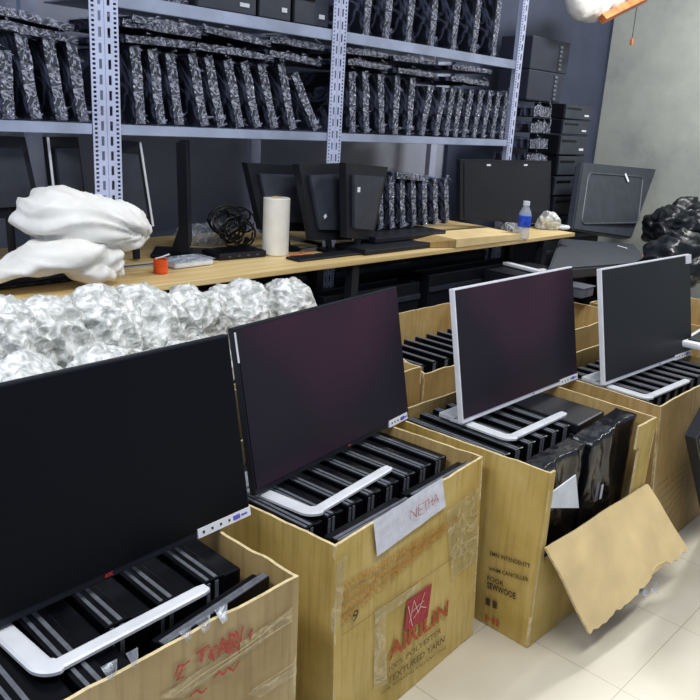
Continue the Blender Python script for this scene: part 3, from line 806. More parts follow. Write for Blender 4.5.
m3, T3 = display('white-framed monitor with violet sheen above the box with the torn front', (1.551, 1.047), (2.152, 1.053), .470, 'white_plastic', 'screen_violet_sheen', (.190, .297), (.035, 'rib_grey', .005), hgt=.345, bez=.0035)
m4, T4 = display('farthest white-framed monitor with a white tag on its top right corner', (2.156, .962), (2.757, .936), .470, 'white_plastic', 'screen_grey', (.165, .292), (.05, 'rib_grey', .005), hgt=.352, bez=.0035)
MB().box((.282, -.003, .335), (.04, .004, .03), 'white_plastic').xf(T4).build('corner_tag', m4)
# spine sticker on the left side of the second monitor
m2o = bpy.data.objects['display_monitor.001']
MB().box((-.2895, .006, .30), (.004, .014, .06), 'white_plastic').xf(T).build('side_sticker', m2o)
MB().box((-.2895, .006, .22), (.003, .008, .05), 'card_inner').xf(T).build('side_sticker', m2o)

# ------------------------------------------------------------------ white bags under the table
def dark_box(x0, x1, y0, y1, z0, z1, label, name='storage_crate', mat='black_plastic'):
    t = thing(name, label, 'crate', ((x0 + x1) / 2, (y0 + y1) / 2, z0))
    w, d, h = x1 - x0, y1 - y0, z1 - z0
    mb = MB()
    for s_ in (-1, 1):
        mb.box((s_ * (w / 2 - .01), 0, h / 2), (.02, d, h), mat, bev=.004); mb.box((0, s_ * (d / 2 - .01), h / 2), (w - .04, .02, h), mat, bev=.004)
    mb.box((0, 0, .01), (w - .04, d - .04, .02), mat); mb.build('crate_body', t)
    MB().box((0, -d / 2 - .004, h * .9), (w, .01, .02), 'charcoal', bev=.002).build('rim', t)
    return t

def crink(seed, amp=.022):
    def d(p, n_):
        q = p * 9 + V((seed, seed * .7, 0))
        return n_ * ((ridged(q, 3) - .7) * amp) + noise.noise_vector(p * 34 + V((seed, 0, 0))) * amp * .30
    return d
def bagpile(px, py, Y, rx, ry, rz, seed, label, zr, mat='crinkle_white'):
    p = ay(px, py, Y)
    zc = p.z
    ells = [((0, 0, 0), (rx, ry, rz), (0, 0, seed)), ((rx * .35, -ry * .1, rz * .3), (rx * .6, ry * .7, rz * .6), (.3, .4, seed)), ((-rx * .4, .0, rz * .1), (rx * .6, ry * .8, rz * .7), (.2, -.3, seed))]
    rb = random.Random(seed * 7)
    for k in range(7):
        a_ = rb.uniform(0, 6.28); ells.append(((rx * .62 * math.cos(a_), ry * .45 * math.sin(a_), rz * rb.uniform(-.3, .62)), (rx * rb.uniform(.25, .5), ry * rb.uniform(.3, .5), rz * rb.uniform(.2, .4)), (rb.uniform(-1, 1), rb.uniform(-1, 1), rb.uniform(-1, 1))))
    ells.append(((0, 0, (zr - zc) * .5), (rx * .85, ry * .9, max(.05, (zc - zr) * .55)), (0, 0, 0)))
    def dp(p, n_):
        q = p + noise.noise_vector(p * 7 + V((seed, 0, 0))) * .05
        a_ = 1 - abs(noise.noise(q * 13 + V((seed, 2, 0)))) * 3.2; b_ = 1 - abs(noise.noise(q * 33)) * 3
        return n_ * (max(a_, -.8) * .014 + max(b_, -.6) * .005 - .008)
    me = blob_mesh('plastic_bag', ells, mat, .0078, dp, floor_z=zr - zc)
    for v_ in me.vertices:
        if zc + v_.co.z > .695 and Y + v_.co.y > 1.80: v_.co.z = .695 - zc
    mx_ = max(v_.co.z for v_ in me.vertices); mn = min(v_.co.z for v_ in me.vertices)
    o = bpy.data.objects.new('plastic_bag', me); C.objects.link(o); o.location = (p.x, Y, zc)
    tag(o, label, 'plastic bag', 'white plastic bags under the table')
    return o
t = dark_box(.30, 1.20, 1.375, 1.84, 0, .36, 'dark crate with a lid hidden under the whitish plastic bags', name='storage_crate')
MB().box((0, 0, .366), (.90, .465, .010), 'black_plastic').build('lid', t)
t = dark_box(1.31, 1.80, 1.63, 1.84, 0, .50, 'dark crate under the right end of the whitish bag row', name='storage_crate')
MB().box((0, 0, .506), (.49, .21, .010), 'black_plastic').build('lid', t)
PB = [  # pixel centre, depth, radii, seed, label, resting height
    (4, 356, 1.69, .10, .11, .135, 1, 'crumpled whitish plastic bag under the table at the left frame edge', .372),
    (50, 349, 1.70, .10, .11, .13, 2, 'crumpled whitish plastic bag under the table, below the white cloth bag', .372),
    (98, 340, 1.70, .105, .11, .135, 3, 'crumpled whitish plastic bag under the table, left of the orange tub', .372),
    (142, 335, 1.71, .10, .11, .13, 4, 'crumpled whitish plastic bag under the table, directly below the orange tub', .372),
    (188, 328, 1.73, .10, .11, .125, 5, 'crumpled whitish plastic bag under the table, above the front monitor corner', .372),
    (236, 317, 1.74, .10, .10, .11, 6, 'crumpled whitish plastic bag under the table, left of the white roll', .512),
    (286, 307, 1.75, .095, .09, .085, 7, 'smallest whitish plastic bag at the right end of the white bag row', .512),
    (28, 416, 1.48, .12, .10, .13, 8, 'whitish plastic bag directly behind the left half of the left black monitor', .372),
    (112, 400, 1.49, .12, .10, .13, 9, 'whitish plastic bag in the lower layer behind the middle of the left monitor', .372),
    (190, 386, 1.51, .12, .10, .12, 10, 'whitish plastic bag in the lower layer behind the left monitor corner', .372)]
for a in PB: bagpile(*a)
# ------------------------------------------------------------------ dark clutter below the table
for k_, (xa, xb) in enumerate([(P1 + .12, P2 - .05), (P2 + .10, P3 - .04)]):  # unseen crates added to keep the space under the rack dark
    dark_box(xa, xb, 2.16, 2.55, 0, .66, 'added tall black crate darkening the floor space under the rack, %s bay' % ['middle', 'right'][k_])
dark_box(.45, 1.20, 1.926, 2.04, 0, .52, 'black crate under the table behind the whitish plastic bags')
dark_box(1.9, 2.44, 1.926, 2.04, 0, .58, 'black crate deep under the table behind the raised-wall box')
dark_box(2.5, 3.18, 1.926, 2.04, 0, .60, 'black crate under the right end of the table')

# ------------------------------------------------------------------ things on the table
# white cloth bag
def cloth(p, n_):
    w_ = noise.noise_vector(p * 6) * .03
    q = p + w_
    ang = math.atan2(q.z + .01, .16 - q.x)          # folds fan out from the tied right end
    a = 1 - abs(noise.noise(V((ang * 5.5, p.length * 2.2, p.y * 5)))) * 2.4
    b_ = 1 - abs(noise.noise(V((q.x * 5, q.y * 7, q.z * 26 + 4)))) * 2.2
    return n_ * (max(a, -.6) * .010 + max(b_, -.5) * .007 - .006) + n_ * noise.noise(p * 40) * .0015
c0 = ay(75, 232, 1.99)
def P(px, py, dy=0): return ay(px, py, 1.99 + dy) - c0
ells = [(P(88, 222), (.155, .12, .070), (0, .15, 0)), (P(52, 214, .02), (.10, .11, .060), (0, -.1, 0)), (P(60, 200, .04), (.085, .09, .030), (0, .05, 0)),
        (P(105, 218), (.13, .11, .055), (0, .25, 0)), (P(118, 236, -.02), (.07, .08, .035), (0, .1, 0)), (P(132, 232, -.02), (.040, .05, .032), (0, 0, 0)),
        (P(60, 256, -.04), (.13, .10, .045), (0, -.12, 0)), (P(28, 262, -.04), (.11, .08, .022), (0, -.3, 0)), (P(88, 272, -.07), (.075, .05, .022), (0, .15, 0)), (P(4, 268, -.02), (.07, .05, .016), (0, -.25, 0)),
        (P(100, 255, -.05), (.055, .05, .040), (0, .5, 0)), (P(114, 262, -.07), (.022, .035, .045), (0, -.15, 0))]
me = blob_mesh('cloth_bag', ells, 'white_cloth', .0058, cloth, floor_z=TZ + .002 - c0.z)
o = bpy.data.objects.new('cloth_bag', me); C.objects.link(o); o.location = c0
tag(o, 'big crumpled white cloth bag heaped on the left end of the table', 'bag')
# small orange cup with white stick
p = az(163, 274, TZ)
t = thing('orange_cup', 'small ribbed orange plastic tub with a white stick on the table edge', 'cup', (p.x, p.y + .012, TZ + .001))
prof = [(.002, .001), (.0205, .001)] + [(.0212 + (.0008 if k % 2 else 0), .003 + k * .0043) for k in range(10)] + [(.0195, .043), (.019, .006), (.002, .005)]
MB().lathe(prof, 'orange_plastic', 24).build('tub', t, smooth=False)
MB().tube([(-.018, .0, .045), (.0, -.002, .048), (.030, .0, .054)], .0022, 'white_plastic').build('stick', t)
# flat clear tray / papers
p = az(192, 268, TZ)
t = thing('foam_packet', 'pale translucent packet lying beside the orange tub', 'packet', (p.x + .01, p.y + .045, TZ + .001), (0, 0, .05))
MB().box((0, 0, .010), (.15, .085, .018), 'foam', bev=.006).build('foam_pad', t)
MB().box((0, 0, .021), (.158, .092, .003), 'wrap_clear').build('clear_sleeve', t)
# black laptop-like flat device
def flat_device(px, py, w, d, h, rz, label, name, dy=0, z=TZ + .001):
    p = az(px, py, z); t = thing(name, label, 'computer', (p.x, p.y + dy, z), (0, 0, rz))
    MB().box((0, 0, h / 2), (w, d, h), 'black_plastic', bev=.004).build('case', t)
    MB().box((0, 0, h + .0012), (w * .94, d * .9, .003), 'black_gloss', bev=.001).build('lid', t)
    for k in range(4): MB().box((-w * .3 + k * w * .2, -d / 2 - .0008, h / 2), (w * .06, .002, h * .25), 'dark_grey').build('port', t)
    return t
flat_device(238, 257, .19, .11, .022, -.06, 'flat black laptop-like device on the table left of the white roll', 'laptop', .02)
flat_device(30, 282, .24, .14, .010, .05, 'thin dark panel lying under the white cloth bag', 'tablet', .02)
# roll
p = az(278, 255, TZ)
t = thing('film_roll', 'tall cream-white roll of stretch film standing on the table', 'roll', (p.x, p.y + .015, TZ + .001))
MB().lathe([(.018, 0), (.0445, 0), (.0465, .003), (.0465, .195), (.045, .198), (.018, .198), (.018, 0)], 'roll_cream', 40).build('film', t, smooth=False)
MB().lathe([(.0150, .0), (.0178, .0), (.0178, .201), (.0150, .201), (.0150, 0)], 'core_tan', 24).build('cardboard_core', t)
# orange-tan strap
p = az(300, 256, TZ)
mb = MB(); pts = [V((.085 * (k / 14 - .5) + .0, .016 * math.sin(k * .9), .005 + .003 * math.sin(k * 1.7))) for k in range(15)]
mb.tube(pts, .0035, 'orange_wood', 6); mb.tube([q + V((.005, -.012 + .008 * math.cos(q.x * 60), 0)) for q in pts], .003, 'orange_wood', 6)
o = mb.build('orange_strap', smooth=True); o.location = (p.x, p.y, TZ + .001); tag(o, 'loose orange-brown strap lying on the table right of the white roll', 'strap')
# cables tangle
rn = random.Random(5); p = az(240, 240, TZ)
t = thing('cable_tangle', 'tangled heap of black cables behind the flat black device', 'cables', (ay(240, 235, 2.20).x, 2.23, TZ + .004))
for k in range(9):
    mb = MB(); ph = rn.random() * 6; r0 = rn.uniform(.03, .055); cx, cz = rn.uniform(-.05, .05), rn.uniform(.045, .11)
    pts = []
    for j in range(36):
        a = ph + j * .36; rr = r0 * (1 + .25 * math.sin(a * .7 + k))
        pts.append(V((cx + rr * math.cos(a), rn.uniform(-.004, .004) + .03 * math.sin(a * .5 + k), max(.004, cz + rr * .8 * math.sin(a)))))
    mb.tube(pts, .0036, 'cable', 6).build('cable', t, smooth=True)
for k in range(5):
    MB().box((rn.uniform(-.05, .05), -.04 + rn.uniform(-.01, .01), rn.uniform(.02, .12)), (.014, .012, .03), 'cable', Euler((rn.random(), rn.random(), rn.random())).to_matrix(), bev=.002).build('plug', t)
# crumpled clear film
def crump(px, py, Y, r, seed, label, mat='wrap_clear', z=TZ, name='crumpled_film', cat='plastic film'):
    p = ay(px, py, Y)
    me = blob_mesh(name, [((0, 0, r[2] * .8), r, (0, 0, seed)), ((r[0] * .3, 0, r[2] * 1.0), (r[0] * .5, r[1] * .6, r[2] * .8), (.3, .2, 0))], mat, min(r) * .16, crink(seed, min(r) * .5), smooth=False, floor_z=.002)
    o = bpy.data.objects.new(name, me); C.objects.link(o); o.location = (p.x, Y, z); tag(o, label, cat); return o
crump(203, 225, 2.36, (.10, .06, .045), 3, 'crumpled clear plastic film behind the flat black device')
crump(512, 226, 2.02, (.06, .03, .022), 5, 'crumpled clear film lying beside the flat brown carton')
crump(548, 218, 2.0, (.05, .04, .045), 8, 'crumpled white plastic bag behind the water bottle', 'crinkle_white', name='white_bag', cat='bag')
crump(560, 232, 1.96, (.05, .03, .012), 9, 'crumpled white paper at the right end of the table', 'crinkle_white', name='crumpled_paper', cat='paper')

# bare screens on stands
def desk_monitor(label, quad, Y, thick=.03, base=None, mat='black_plastic', facing='back', edge=None, z0=TZ + .001, foot_rx=.05, name='desk_monitor', rz=None):
    """quad: pixel TL,TR,BR,BL unprojected to depth Y plane (with optional per-corner y offsets)"""
    pts = [ay(q[0], q[1], Y + (q[2] if len(q) > 2 else 0)) for q in quad]
    c = sum(pts, V()) / 4
    t = thing(name, label, 'monitor', (c.x, c.y, z0))
    o = V((c.x, c.y, z0)); L = [q - o for q in pts]
    n_ = (L[1] - L[0]).cross(L[3] - L[0]).normalized()
    if n_.y > 0: n_ = -n_
    back = [q - n_ * thick for q in L]
    lowest = min(q.z for q in L + back)
    if lowest < .012:
        for q in L + back: q.z += .012 - lowest
    mb = MB(); mb.add([L[3], L[2], L[1], L[0], back[3], back[2], back[1], back[0]], [(0, 1, 2, 3), (7, 6, 5, 4), (4, 5, 1, 0), (5, 6, 2, 1), (6, 7, 3, 2), (7, 4, 0, 3)], mat).build('case', t)
    cc = sum(L, V()) / 4
    ins = [cc + (q - cc) * (.93 if facing != 'back' else .72) + n_ * .0015 for q in L]; ins2 = [q + n_ * (.001 if facing != 'back' else .012) for q in ins]
    m_ = 'screen_grey' if facing != 'back' else 'charcoal'
    MB().add([ins2[3], ins2[2], ins2[1], ins2[0], ins[3], ins[2], ins[1], ins[0]], [(0, 1, 2, 3), (4, 5, 1, 0), (5, 6, 2, 1), (6, 7, 3, 2), (7, 4, 0, 3)], m_).build('screen' if facing != 'back' else 'back_shell', t)
    fc_ = (L[2] + L[3]) / 2 - n_ * thick * .5; top = (cc - n_ * thick * .5)
    MB().tube([(fc_.x, max(fc_.y, top.y), .006), (top.x, top.y - n_.y * .0, top.z)], .012, 'black_plastic', 8).build('stand_neck', t)
    if base != 0:
        MB().lathe([(.001, 0), (foot_rx, 0), (foot_rx, .004), (foot_rx * .9, .009), (.02, .012), (.001, .012)], 'black_gloss', 32, c=(fc_.x, fc_.y, 0)).build('stand_base', t)
    return t, c, n_, pts
gm = 'dark monitors standing on the table'
A_, cA, nA, _ = desk_monitor('dark monitor back on the table directly behind the white roll', [(247, 163), (303, 166), (318, 232), (262, 230)], 2.115)
B_, cB, nB, _ = desk_monitor('dark monitor back with a small white sticker, between the roll and the second rack post', [(299, 164, -.02), (345, 163, .02), (352, 240, .02), (313, 240, -.03)], 2.03)
C_, cC, nC, _ = desk_monitor('dark monitor back with a square white sticker, left of the wrapped row on the table', [(346, 163, -.03), (388, 167, .02), (373, 240, .02), (347, 238, -.03)], 1.985)
def sticker(t, c, n_, px, py, Y, w, h, mat='white_plastic', rot=0, off=.016, name='sticker'):
    p = ay(px, py, Y) 
    q = V((p.x, p.y, p.z)); d = (V((c.x, c.y, c.z)) - q).dot(n_); q = q + n_ * (d + off)
    u = V((0, 0, 1)).cross(n_).normalized(); w_ = n_.cross(u)
    M = Matrix((u, w_, n_)).transposed().to_4x4() @ Matrix.Rotation(rot, 4, 'Z')
    mb = MB().box((0, 0, 0), (w, h, .0015), mat).xf(M)
    o = mb.build(name, t); o.location = q - V(t.location); return o
sticker(B_, cB, nB, 319, 216, 2.03, .016, .012, rot=.5)
sticker(C_, cC, nC, 351.5, 189, 1.985, .018, .018)
D_, cD_, nD, _ = desk_monitor('large black monitor facing forward at the right end of the table', [(460, 162), (551, 163), (549, 226), (460, 222)], 2.05, facing='front', thick=.02, foot_rx=.04)
for x in (488, 525): sticker(D_, cD_, nD, x, 165, 2.05, .03, .008, off=.004)

# monitors seen edge-on at the left, panels facing sideways
def side_monitor(label, top, bot, Y, depth, th, mat_edge, lean=0, name='desk_monitor', base=True, shin=None):
    a = ay(top[0], top[1], Y); b_ = ay(bot[0], bot[1], Y)
    t = thing(name, label, 'monitor', (b_.x, Y, TZ + .001))
    z0_, z1_ = .03, a.z - TZ; dx = a.x - b_.x
    ang = math.atan2(dx, a.z - max(b_.z, TZ))
    Rm = Matrix.Rotation(ang, 4, 'Y'); L = z1_ - z0_
    M = Matrix.Translation((0, 0, z0_)) @ Rm
    MB().box((0, depth / 2, L / 2), (th, depth, L), 'black_plastic', bev=.003).xf(M).build('case', t)
    MB().box((0, -.002, L / 2), (th * .35 if mat_edge == 'white_plastic' else th, .004, L), mat_edge).xf(M).build('bezel', t)
    if base:
        MB().box((.0, depth / 2, .007), (.22, .17, .012), 'black_gloss', bev=.005).build('stand_base', t)
        mb = MB(); mb.add([(-.05, depth / 2 - .02, .012), (-.015, depth / 2 - .02, .012), (.006, depth / 2 - .02, .15), (-.004, depth / 2 - .02, .15), (-.05, depth / 2 + .02, .012), (-.015, depth / 2 + .02, .012), (.006, depth / 2 + .02, .15), (-.004, depth / 2 + .02, .15)],
                          [(0, 1, 2, 3), (7, 6, 5, 4), (4, 5, 1, 0), (5, 6, 2, 1), (6, 7, 3, 2), (7, 4, 0, 3)], 'black_plastic').build('stand_neck', t)
    return t
t = side_monitor('black monitor seen edge-on beside its stand foot, right of the left rack post', (182, 143), (184, 225), 2.12, .22, .030, 'black_gloss')
t.rotation_euler = (0, 0, -math.atan2(t.location.x, t.location.y) - .06)
def edged(label, quad, Y, edge_i):
    t, c, n_, L = desk_monitor(label, quad, Y, thick=.02, base=0)
    o_ = V(t.location); a, b_ = L[edge_i[0]] - o_, L[edge_i[1]] - o_
    MB().tube([a + n_ * .003, b_ + n_ * .003], .0038, 'white_plastic', 6).build('bezel', t); return t
edged('black monitor with a bright white right edge, right of the left rack post', [(117, 140), (140, 142, -.03), (153, 226, -.03), (119, 232)], 2.20, (1, 2))
edged('black monitor with a thin white left edge behind the white cloth bag', [(47, 137, -.03), (78, 137), (88, 215), (56, 215, -.03)], 2.24, (0, 3))
desk_monitor('black monitor at the left frame edge behind the white cloth bag', [(-20, 135), (25, 137), (42, 215), (-20, 220)], 2.24, thick=.02, base=0)
# wrapped uprights on the table
row([(379 + k * 11, 176 + k * .5, 380 + k * 11) for k in range(7)], None, TZ + .052, PROT, .19, 'film-wrapped monitors on the table',
    'film-wrapped dark monitor standing on the flat stack on the table, %s from the left', Y=2.08, wd=.022)
p = ay(410, 180, 2.08)
wrapped(PROF, 2, (p.x, 2.07, p.z), (0, .07, .1), 'film-wrapped monitor lying flat on the wrapped row standing on the table', None, (.75, .8, .9))
# flat stack of black devices
def slab(label, px0, px1, py, Y, z, d, h, rz=0, name='flat_monitor'):
    a, b_ = ay(px0, py, Y), ay(px1, py, Y); t = thing(name, label, 'monitor', ((a.x + b_.x) / 2, Y + d / 2, z), (0, 0, rz)); w = b_.x - a.x
    MB().box((0, 0, h / 2), (w, d, h), 'black_plastic', bev=.003).build('case', t)
    MB().box((0, -.001, h * .72), (w * .98, d * .99, h * .25), 'charcoal', bev=.002).build('bezel', t)
    return t
slab('lowest wide black monitor lying flat on the table right of the small monitors', 366, 440, 240, 1.90, TZ + .001, .16, .022)
slab('black monitor lying flat, second in the flat stack on the table', 376, 446, 232, 1.97, TZ + .026, .16, .024)
slab('black stand plate lying flat under the stickered monitors', 300, 368, 240, 1.92, TZ + .001, .07, .008)
# flat brown carton
q0 = ay(456, 247, 1.852).x; q1 = ay(520, 245, 1.852).x; xc = (q0 + q1) / 2
t = thing('flat_carton', 'flat brown cardboard carton on the table edge beside the flat black stack', 'box', (xc, 1.94, TZ + .001))
MB().hexa([(q0 - xc, -.088, 0), (q1 - xc, -.088, 0), (q1 - xc, .09, 0), (q0 - xc, .09, 0)], [(q0 - xc, -.088, .034), (q1 - xc, -.088, .026), (q1 - xc, .09, .030), (q0 - xc, .09, .036)], 'card_pale').build('carton_body', t)
MB().hexa([(q0 - xc - .13, -.03, .001), (q0 - xc - .003, -.088, .001), (q0 - xc - .003, .09, .001), (q0 - xc - .13, .09, .001)],
          [(q0 - xc - .13, -.03, .020), (q0 - xc - .003, -.088, .031), (q0 - xc - .003, .09, .038), (q0 - xc - .13, .09, .026)], 'card_kraft').build('open_flap', t)
# bottle
p = az(529, 240, TZ)
t = thing('water_bottle', 'clear plastic water bottle with a blue label at the right end of the table', 'bottle', (p.x, p.y + .035, TZ + .001)); t.scale = (1.1, 1.1, 1.22)
MB().lathe([(.001, .002), (.022, .0), (.0255, .004), (.0255, .03), (.0235, .036), (.0255, .042), (.0255, .088), (.022, .1), (.012, .118), (.0115, .126)], 'clear_plastic', 28).build('bottle_body', t, smooth=True)
MB().lathe([(.0262, .045), (.0264, .047), (.0264, .084), (.0262, .086)], 'label_blue', 28).build('label_band', t, smooth=True)
MB().lathe([(.0135, .122), (.0135, .137), (.001, .138)], 'white_plastic', 24).build('cap', t)

# ------------------------------------------------------------------ stack of small computers and wrapped stack at the right
g = 'small black computers stacked behind the table end'
xs0, xs1 = ay(549, 200, 2.35).x, ay(576, 200, 2.35).x
zt = .42
sup = dark_box(xs0 - .27, xs1 + .06, 2.20, 2.55, 0, .60, 'tall black crate carrying the stack of small computers', name='storage_crate')
MB().box((0, 0, .595), (xs1 - xs0 + .32, .34, .01), 'black_plastic').build('lid', sup)
z = .602; k = 0
hs = [.115] * 5 + [.085] * 2
for k, h in enumerate(hs):
    dx = [.0, .01, -.008, .006, -.004, .0, .008][k]
    desktop(((xs0 + xs1) / 2 + dx, 2.33, z), 0, xs1 - xs0, h - .004, .2, 'small black computer in the stack behind the water bottle, %s from the bottom' % ORD[k], g, name='small_computer'); z += h
z = .602; xm = ay(531, 140, 2.35).x
for k in range(9):
    wrapped(PROF, k, (xm, 2.30, z), (0, 0, .04 * (-1) ** k), 'film-wrapped flat device in the stack beside the third rack post, %s from the bottom' % ORD[k], 'film-wrapped devices stacked beside the third rack post', (.62, .6, 1.75)); z += .082
# dark tall cabinet-like panels on top of the stack
z = .602 + sum(hs)
for k, (dx, w_, h_) in enumerate([(0, .36, .16), (.02, .40, .17)]):
    a = ay(517, 100, 2.40); t = thing('large_computer', 'wide dark computer case on top of the computer stack, %s one' % ['lower', 'upper'][k], 'computer', (a.x + .30 + dx, 2.42, z), (0, 0, 0), 'dark cases on top of the computer stack')
    MB().box((0, .1, h_ / 2 - .001), (w_, .2, h_ - .002), 'sock_dark', bev=.006).build('case', t)
    mb = MB()
    for q in range(6): mb.box((.10, -.003, .02 + q * .023), (.028, .006, .014), 'rib_grey')
    mb.build('vent', t); z += h_
def tallpanel(label, x0, x1, y0, y1, Y, th=.05, name='flat_monitor', badge=True):
    a, b_ = ay(x0, y1, Y), ay(x1, y0, Y)
    t = thing(name, label, 'monitor', ((a.x + b_.x) / 2, Y, a.z)); w, h = b_.x - a.x, b_.z - a.z
    MB().box((0, th / 2, h / 2), (w, th, h), 'dark_blue_grey', bev=.004).build('case', t)
    MB().box((0, -.001, h / 2), (w * .9, .004, h * .88), 'charcoal').build('back_shell', t)
    return t

# ------------------------------------------------------------------ big monitor backs, right
def slabquad(label, quad, th, name, stk, inset=True, cat='monitor'):
    """quad: four world points TL TR BR BL of the visible face"""
    c = sum(quad, V()) / 4; o = V((c.x, c.y, min(q.z for q in quad)))
    t = thing(name, label, cat, o); L = [q - o for q in quad]
    n_ = (L[1] - L[0]).cross(L[3] - L[0]).normalized()
    if n_.dot(CAM - c) < 0: n_ = -n_
    B = [q - n_ * th for q in L]
    bm = bmesh.new(); vs = [bm.verts.new(q) for q in L + B]
    for f in ((0, 3, 2, 1), (4, 5, 6, 7), (0, 1, 5, 4), (1, 2, 6, 5), (2, 3, 7, 6), (3, 0, 4, 7)): bm.faces.new([vs[i] for i in f])
    bmesh.ops.recalc_face_normals(bm, faces=bm.faces[:]); bmesh.ops.bevel(bm, geom=bm.edges[:], offset=.008, segments=2, affect='EDGES')
    MB().bm(bm, 'charcoal').build('case', t)
    cc = sum(L, V()) / 4
    if inset:
        u = (L[1] - L[0]).normalized(); w_ = (L[0] - L[3]).normalized(); W = (L[1] - L[0]).length; Hh = (L[0] - L[3]).length
        loop = []; r_ = .04
        for (sx, sy, a0) in ((1, 1, 0), (-1, 1, 90), (-1, -1, 180), (1, -1, 270)):
            for k in range(6):
                a = math.radians(a0 + k * 18); loop.append(cc + u * (sx * (W * .36 - r_) + r_ * math.cos(a)) + w_ * (sy * (Hh * .38 - r_) + r_ * math.sin(a)) + n_ * .003)
        MB().tube(loop, .006, 'dark_grey', 6, close=True).build('recess_rim', t, smooth=True)
        MB().add(loop, [tuple(range(len(loop)))], 'sock_box' if False else 'charcoal').build('recess_panel', t)
    if stk:
        for (px, py, rr) in stk:
            r = ray(px, py); tt = (quad[0] - CAM).dot(n_) / r.dot(n_); q = CAM + r * tt - o + n_ * .006
            u = (L[1] - L[0]).normalized(); w_ = n_.cross(u)
            M = Matrix((u, w_, n_)).transposed().to_4x4() @ Matrix.Rotation(rr, 4, 'Z')
            s_ = MB().box((0, 0, 0), (.022, .055, .002), 'white_plastic').xf(M).build('sticker', t); s_.location = q
    return t, n_
Yb = 2.12
q1_ = [ay(583, 162, Yb + .08), ay(657, 169, Yb + .08), ay(632, 238, Yb - .06), ay(573, 230, Yb - .06)]
slabquad('large dark monitor back leaning upright with a white sticker, right of the table end', q1_, .05, 'large_monitor', [(626, 178, .5)])
q2_ = [ay(560, 238, 2.04), ay(634, 244, 2.02), ay(650, 262, 1.62), ay(548, 270, 1.50)]
zlow = min(q.z for q in q2_)
0 and print('Q2', q2_)
slabquad('large dark monitor back lying tilted with a white sticker, below the leaning one', q2_, .05, 'large_monitor', [(622, 248, .5)], inset=False)
0 and print('Q1', q1_)
# support crate below
dark_box(3.36, 4.3, 1.55, 2.15, 0, .46, 'wide black crate below the two large monitor backs')
# dark monitors lying in front of table end with white foot strip
a, b_ = az(505, 264, .605), az(541, 273, .605)
t = thing('monitor_foot', 'flat white monitor foot bar lying in the dark space below the table end', 'monitor foot', ((a.x + b_.x) / 2, (a.y + b_.y) / 2, .601), (0, 0, math.atan2(b_.y - a.y, b_.x - a.x)))
L_ = (b_ - a).length
MB().box((0, 0, .008), (L_, .035, .014), 'white_plastic', bev=.004).build('foot_bar', t)
MB().box((L_ * .42, .03, .008), (.04, .05, .014), 'white_plastic', bev=.004).build('bar_end', t)
xa, xb, ya = min(a.x, b_.x) - .12, max(a.x, b_.x) + .12, min(a.y, b_.y) - .10
0 and print('FOOT', a, b_)
t = dark_box(2.85, 3.2, 1.668, 1.900, 0, .588, 'black lidded crate below the table end carrying the white foot bar')
MB().box((0, 0, .593), (.35, .232, .010), 'black_plastic').build('lid', t)
# small grey clear box between monitors 3 and 4
p = ay(584, 296, 1.45)
t = thing('clear_tray', 'small grey translucent tray between the third and fourth monitors', 'tray', (p.x + .03, 1.50, p.z - .01))
MB().box((0, 0, .02), (.10, .10, .04), 'sock_box', bev=.006).build('tray_body', t); MB().box((0, 0, .042), (.11, .11, .005), 'rib_grey', bev=.002).build('lid', t)

# ------------------------------------------------------------------ black bags heap at the right
def blackbag(px, py, Y, r, seed, label):
    p = ay(px, py, Y); zb = .503 - p.z
    rz = max(r[2], -zb * .75)
    ells = [((0, 0, min(0, zb + rz * .9)), (r[0], r[1], rz), (0, 0, seed)), ((r[0] * .4, 0, r[2] * .3), (r[0] * .6, r[1] * .6, r[2] * .7), (.2, .3, 0)), ((-r[0] * .5, 0, r[2] * -.1), (r[0] * .7, r[1] * .7, r[2] * .6), (.1, -.3, 0))]
    def dd(p, n_):
        q = p + noise.noise_vector(p * 5 + V((seed, 0, 0))) * .06
        q = p + noise.noise_vector(p * 8 + V((seed, 0, 0))) * .05
        a_ = 1 - abs(noise.noise(V((q.x * 5, q.y * 7, q.z * 15 + q.x * 4 + seed)))) * 3.2; b_ = 1 - abs(noise.noise(V((q.x * 14, q.y * 16, q.z * 34 + seed)))) * 3
        return n_ * (max(a_, -.8) * .022 + max(b_, -.6) * .009 - .01)
    me = blob_mesh('black_plastic_bag', ells, 'black_bag', .013, dd, floor_z=zb)
    o = bpy.data.objects.new('black_plastic_bag', me); C.objects.link(o); o.location = (p.x, Y, p.z); tag(o, label, 'plastic bag', 'black plastic bags heaped at the right')
blackbag(680, 220, 1.90, (.22, .15, .14), 2, 'black plastic rubbish bag against the concrete wall, uppermost of the heap')
blackbag(712, 256, 1.60, (.22, .15, .13), 4, 'black plastic rubbish bag at the right frame edge')
blackbag(676, 256, 1.46, (.19, .15, .12), 6, 'black plastic rubbish bag just above the fourth monitor')
tag(MB().tube([ax(640, 257, 4.1), ax(652, 254, 4.1) ], .006, 'orange_wood').build('wooden_stick'), 'thin reddish-brown stick poking up behind the fourth monitor', 'stick')

# white device right of monitor 4
p = az(700, 350, .505)
t = thing('white_keyboard', 'white device end on the box at the right frame edge', 'keyboard', (p.x + .115, p.y + .0, .505), (0, 0, .1))
MB().box((0, 0, .012), (.26, .16, .022), 'white_plastic', bev=.008).build('body', t); MB().box((0, .01, .025), (.2, .10, .006), 'black_gloss', bev=.002).build('screen', t)

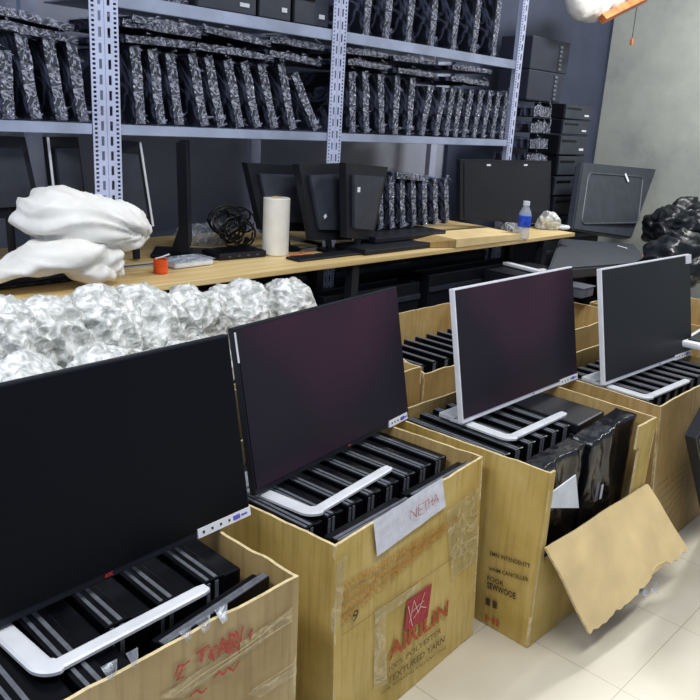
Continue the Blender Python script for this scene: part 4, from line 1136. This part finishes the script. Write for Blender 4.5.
# thing hanging upper right
c_ = ay(590, 4, 2.3)
me = blob_mesh('hanging_bag', [(ay(592, -4, 2.3) - c_, (.19, .08, .135), (0, -.15, 0)), (ay(582, -3, 2.3) - c_, (.13, .07, .12), (0, 0, 0)), (ay(612, -12, 2.3) - c_, (.17, .07, .12), (0, -.3, 0))], 'white_cloth', .012, crink(4, .005))
o = bpy.data.objects.new('hanging_bag', me); C.objects.link(o); o.location = c_; tag(o, 'pale bluish-white plastic bag hanging from above at the top right', 'bag')
MB().tube([(.05, 0, .2), (.05, 0, ZC - c_.z)], .004, 'white_plastic').build('cord', o)
a, b_ = ay(602, 19, 2.2), ay(646, -3, 2.2)
t = thing('wooden_bar', 'orange-brown wooden bar hanging beside the white bag at the top right', 'bar', a)
d = (b_ - a); MB().tube([(0, 0, 0), d], .028, 'orange_wood', 4).build('bar_body', t)
MB().tube([(d.x * .8, 0, d.z * .8), (d.x * .8, 0, -.06)], .002, 'cable').build('cord', t); MB().box((d.x * .8, 0, -.075), (.015, .015, .035), 'orange_wood', bev=.003).build('wooden_tag', t)
MB().tube([(d.x * .6, 0, d.z * .6), (d.x * .6, 0, ZC - a.z)], .002, 'cable').build('hanging_cord', t)

# black item leaning at box 4 front
A = ay(690, 437, .665); th_ = math.radians(40); He = (A.z - .004) / math.cos(th_)
t = thing('leaning_monitor', 'black monitor corner leaning on the front of the farthest right box', 'monitor', (A.x + He * math.sin(th_), .65, 0))
e1 = V((math.sin(th_), 0, -math.cos(th_))); e2 = V((math.cos(th_), 0, math.sin(th_)))
a0 = V((-He * math.sin(th_), .0, A.z)); W_ = .30
c4_ = [a0 + e1 * He, a0 + e1 * He + e2 * W_, a0 + e2 * W_, a0]
MB().add([q + V((0, 0, 0)) for q in c4_] + [q + V((0, .03, 0)) for q in c4_], [(0, 1, 2, 3), (7, 6, 5, 4), (4, 5, 1, 0), (5, 6, 2, 1), (6, 7, 3, 2), (7, 4, 0, 3)], 'black_plastic').build('case', t)
cc = sum(c4_, V()) / 4; ins = [cc + (q - cc) * .93 + V((0, -.002, 0)) for q in c4_]
MB().add(ins, [(0, 1, 2, 3)], 'black_gloss').build('screen', t)

# ------------------------------------------------------------------ lights
def area(name, loc, rot, sx, sy, power, col):
    d = bpy.data.lights.new(name, 'AREA'); d.shape = 'RECTANGLE'; d.size = sx; d.size_y = sy; d.energy = power; d.color = col
    o = bpy.data.objects.new(name, d); C.objects.link(o); o.location = loc; o.rotation_euler = rot; return o
area('ceiling_lamp_aisle', (1.3, .1, 2.75), (math.radians(12), 0, 0), 2.2, .35, 46, (1, .98, .93))
area('ceiling_lamp_left', (-.6, 1.2, 2.7), (0, math.radians(-25), 0), .35, 1.6, 34, (.93, .96, 1))
area('wall_fill_right', (4.3, 1.3, 2.75), (0, 0, 0), .8, .3, 62, (1, .98, .94))  # unseen fill light added to brighten the concrete wall
w = bpy.data.worlds.new('world'); sc.world = w; w.use_nodes = True
bg = w.node_tree.nodes['Background']; bg.inputs[0].default_value = (.62, .72, 1, 1); bg.inputs[1].default_value = .5
sc.view_settings.view_transform = 'Standard'; sc.view_settings.look = 'None'; sc.view_settings.gamma = 1
sc.view_settings.exposure = 0.0; sc.view_settings.use_curve_mapping = False

for _o in bpy.data.objects:
    if 'label' in _o and not _o.parent and len(_o['label'].split()) > 16: print('LONG', _o.name, len(_o['label'].split()), _o['label'])
